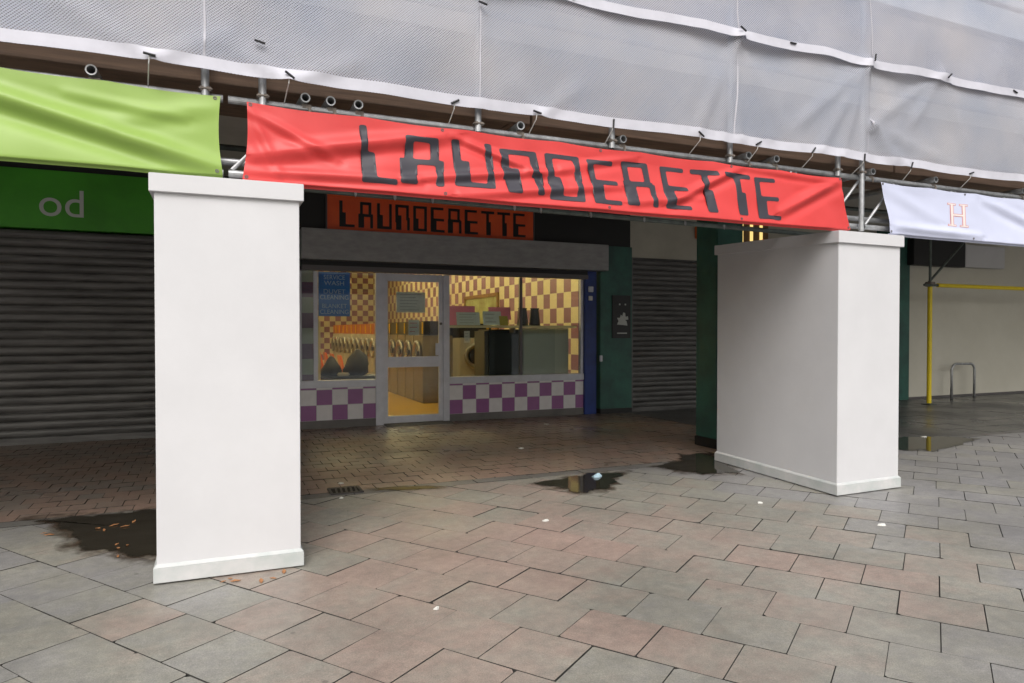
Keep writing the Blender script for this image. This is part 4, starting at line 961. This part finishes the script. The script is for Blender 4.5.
def net(name, label, x0, x1, z0, z1, base, seed, m, sag, k):
    t = thing(name, label, 'netting', ((x0 + x1) / 2, base, z0), 0, 'debris netting on the scaffold')
    nx = int((x1 - x0) / 0.05); nz = int((z1 - z0) / 0.05)
    vs = []; uv = []
    for j in range(nz + 1):
        for i in range(nx + 1):
            x = x0 + (x1 - x0) * i / nx; zb = hem_z(x, z0, sag); z = zb + (z1 - zb) * j / nz
            vs.append((x, net_y(x, z, base, seed, k), z)); uv.append((x, z))
    n = nx + 1
    mb = MB(); mb.add(vs, [(j * n + i, j * n + i + 1, (j + 1) * n + i + 1, (j + 1) * n + i) for j in range(nz) for i in range(nx)])
    mb.build('mesh_sheet', m, t, smooth=True, uv=uv)
    vs = []; hh = 0.075
    for i in range(nx + 1):
        x = x0 + (x1 - x0) * i / nx; zb = hem_z(x, z0, sag)
        for q in (0.0, 0.33, 0.66, 1.0):
            z = zb - 0.006 + q * hh; vs.append((x, net_y(x, z, base, seed, k) - 0.024, z))
    mb = MB(); mb.add(vs, [(i * 4 + a, i * 4 + a + 1, (i + 1) * 4 + a + 1, (i + 1) * 4 + a) for i in range(nx) for a in range(3)])
    mb.build('hem', M['hem'], t, smooth=True)
    for sx in (-2.1, -0.03, 1.73, 4.0, 5.56, 7.9, 9.9):
        vs = []
        for j in range(41):
            zb = hem_z(sx, z0, sag) + 0.07; z = zb + (z1 - 0.02 - zb) * j / 40; xx = sx + 0.008 * noise.noise((z * 3, sx, 1))
            for q in (-0.006, 0.006): vs.append((xx + q, net_y(xx + q, z, base, seed, k) - 0.004, z))
        mb = MB(); mb.add(vs, [(2 * j, 2 * j + 1, 2 * j + 3, 2 * j + 2) for j in range(40)]); mb.build('seam', M['seam'], t, smooth=True)
    return t
NB = 4.555
low = net('debris_net', 'lower sheet of grey debris netting above the banners', -4.6, 11.5, 3.072, 4.02, NB, 1.0, M['net'], 0.009, 1)
upp = net('debris_net', 'upper sheet of grey debris netting lapping over the lower one', -4.6, 11.5, 3.93, 7.2, NB - 0.03, 6.0, M['net2'], 0.022, 0.6)
def tie(x, z, base, seed, ang, parent, string):
    y = net_y(x, z, base, seed) - 0.032; L_ = 0.032
    b = MB(); b.cyl((x - L_ * math.cos(ang), y, z - L_ * math.sin(ang)), (x + L_ * math.cos(ang), y, z + L_ * math.sin(ang)), 0.0075, 8); b.build('tie', M['black'], parent)
    if string:
        b = MB(); b.tube([(x, y + 0.006, z), (x - 0.005, y + 0.012, z - 0.05), (x - 0.02, 4.64, 2.95)], 0.0035, 6); b.build('tie_cord', M['string'], parent)
for x, a in ((-1.6, 0.1), (-0.32, -0.15), (0.45, -0.6), (1.55, 0.5), (2.17, -0.2), (2.82, 1.5), (3.62, -0.6), (4.24, 0.5), (4.85, 0.9), (5.47, 1.5), (6.15, 1.2), (7.0, 0.3), (8.3, -0.4)):
    tie(x, 3.085, NB, 1.0, a, low, True)
for x, z in ((0.28, 3.28), (1.74, 3.78)): tie(x, z, NB, 1.0, -0.2, low, False)
for x, a in ((-0.8, 0.3), (0.9, -0.3), (2.45, 1.5), (3.99, -0.5), (4.58, 0.0), (5.50, 1.4), (6.55, 0.7), (7.6, -0.3)):
    tie(x, 3.965, NB - 0.03, 6.0, a, upp, False)

# ------------------------------------------------------------------ light, sky, camera
W = bpy.data.worlds.new('World'); S.world = W; W.use_nodes = True
nt = W.node_tree; bg = nt.nodes['Background']
sky = nt.nodes.new('ShaderNodeTexSky'); sky.sky_type = 'NISHITA'; sky.sun_disc = False
SUN_EL, SUN_AZ = R(46), R(203)          # azimuth measured clockwise from +Y
sky.sun_elevation = SUN_EL; sky.sun_rotation = SUN_AZ; sky.dust_density = 6; sky.air_density = 1.5; sky.ozone_density = 1
hs = nt.nodes.new('ShaderNodeHueSaturation'); hs.inputs['Saturation'].default_value = 0.42
nt.links.new(sky.outputs[0], hs.inputs['Color']); nt.links.new(hs.outputs[0], bg.inputs[0]); bg.inputs[1].default_value = 0.12
sl = bpy.data.lights.new('sun', 'SUN'); sl.energy = 0.9; sl.angle = R(35); sl.color = (0.985, 0.985, 1.0)
so = bpy.data.objects.new('sun', sl); COL.objects.link(so)
d = Vector((math.sin(SUN_AZ) * math.cos(SUN_EL), math.cos(SUN_AZ) * math.cos(SUN_EL), math.sin(SUN_EL)))
so.rotation_euler = d.to_track_quat('Z', 'Y').to_euler()
S.view_settings.view_transform = 'Standard'; S.view_settings.look = 'None'; S.view_settings.gamma = 1; S.view_settings.exposure = 0.5

cam = bpy.data.cameras.new('camera'); co = bpy.data.objects.new('camera', cam); COL.objects.link(co)
cam.sensor_width = 36; cam.lens = 36 * 690 / 1024; cam.clip_end = 800; cam.clip_start = 0.05
co.location = (0, 0, 1.5); co.rotation_euler = (R(90 - 0.872), 0, R(-23.485))
S.camera = co
S.cycles.max_bounces = 8; S.cycles.transparent_max_bounces = 16; S.cycles.diffuse_bounces = 4
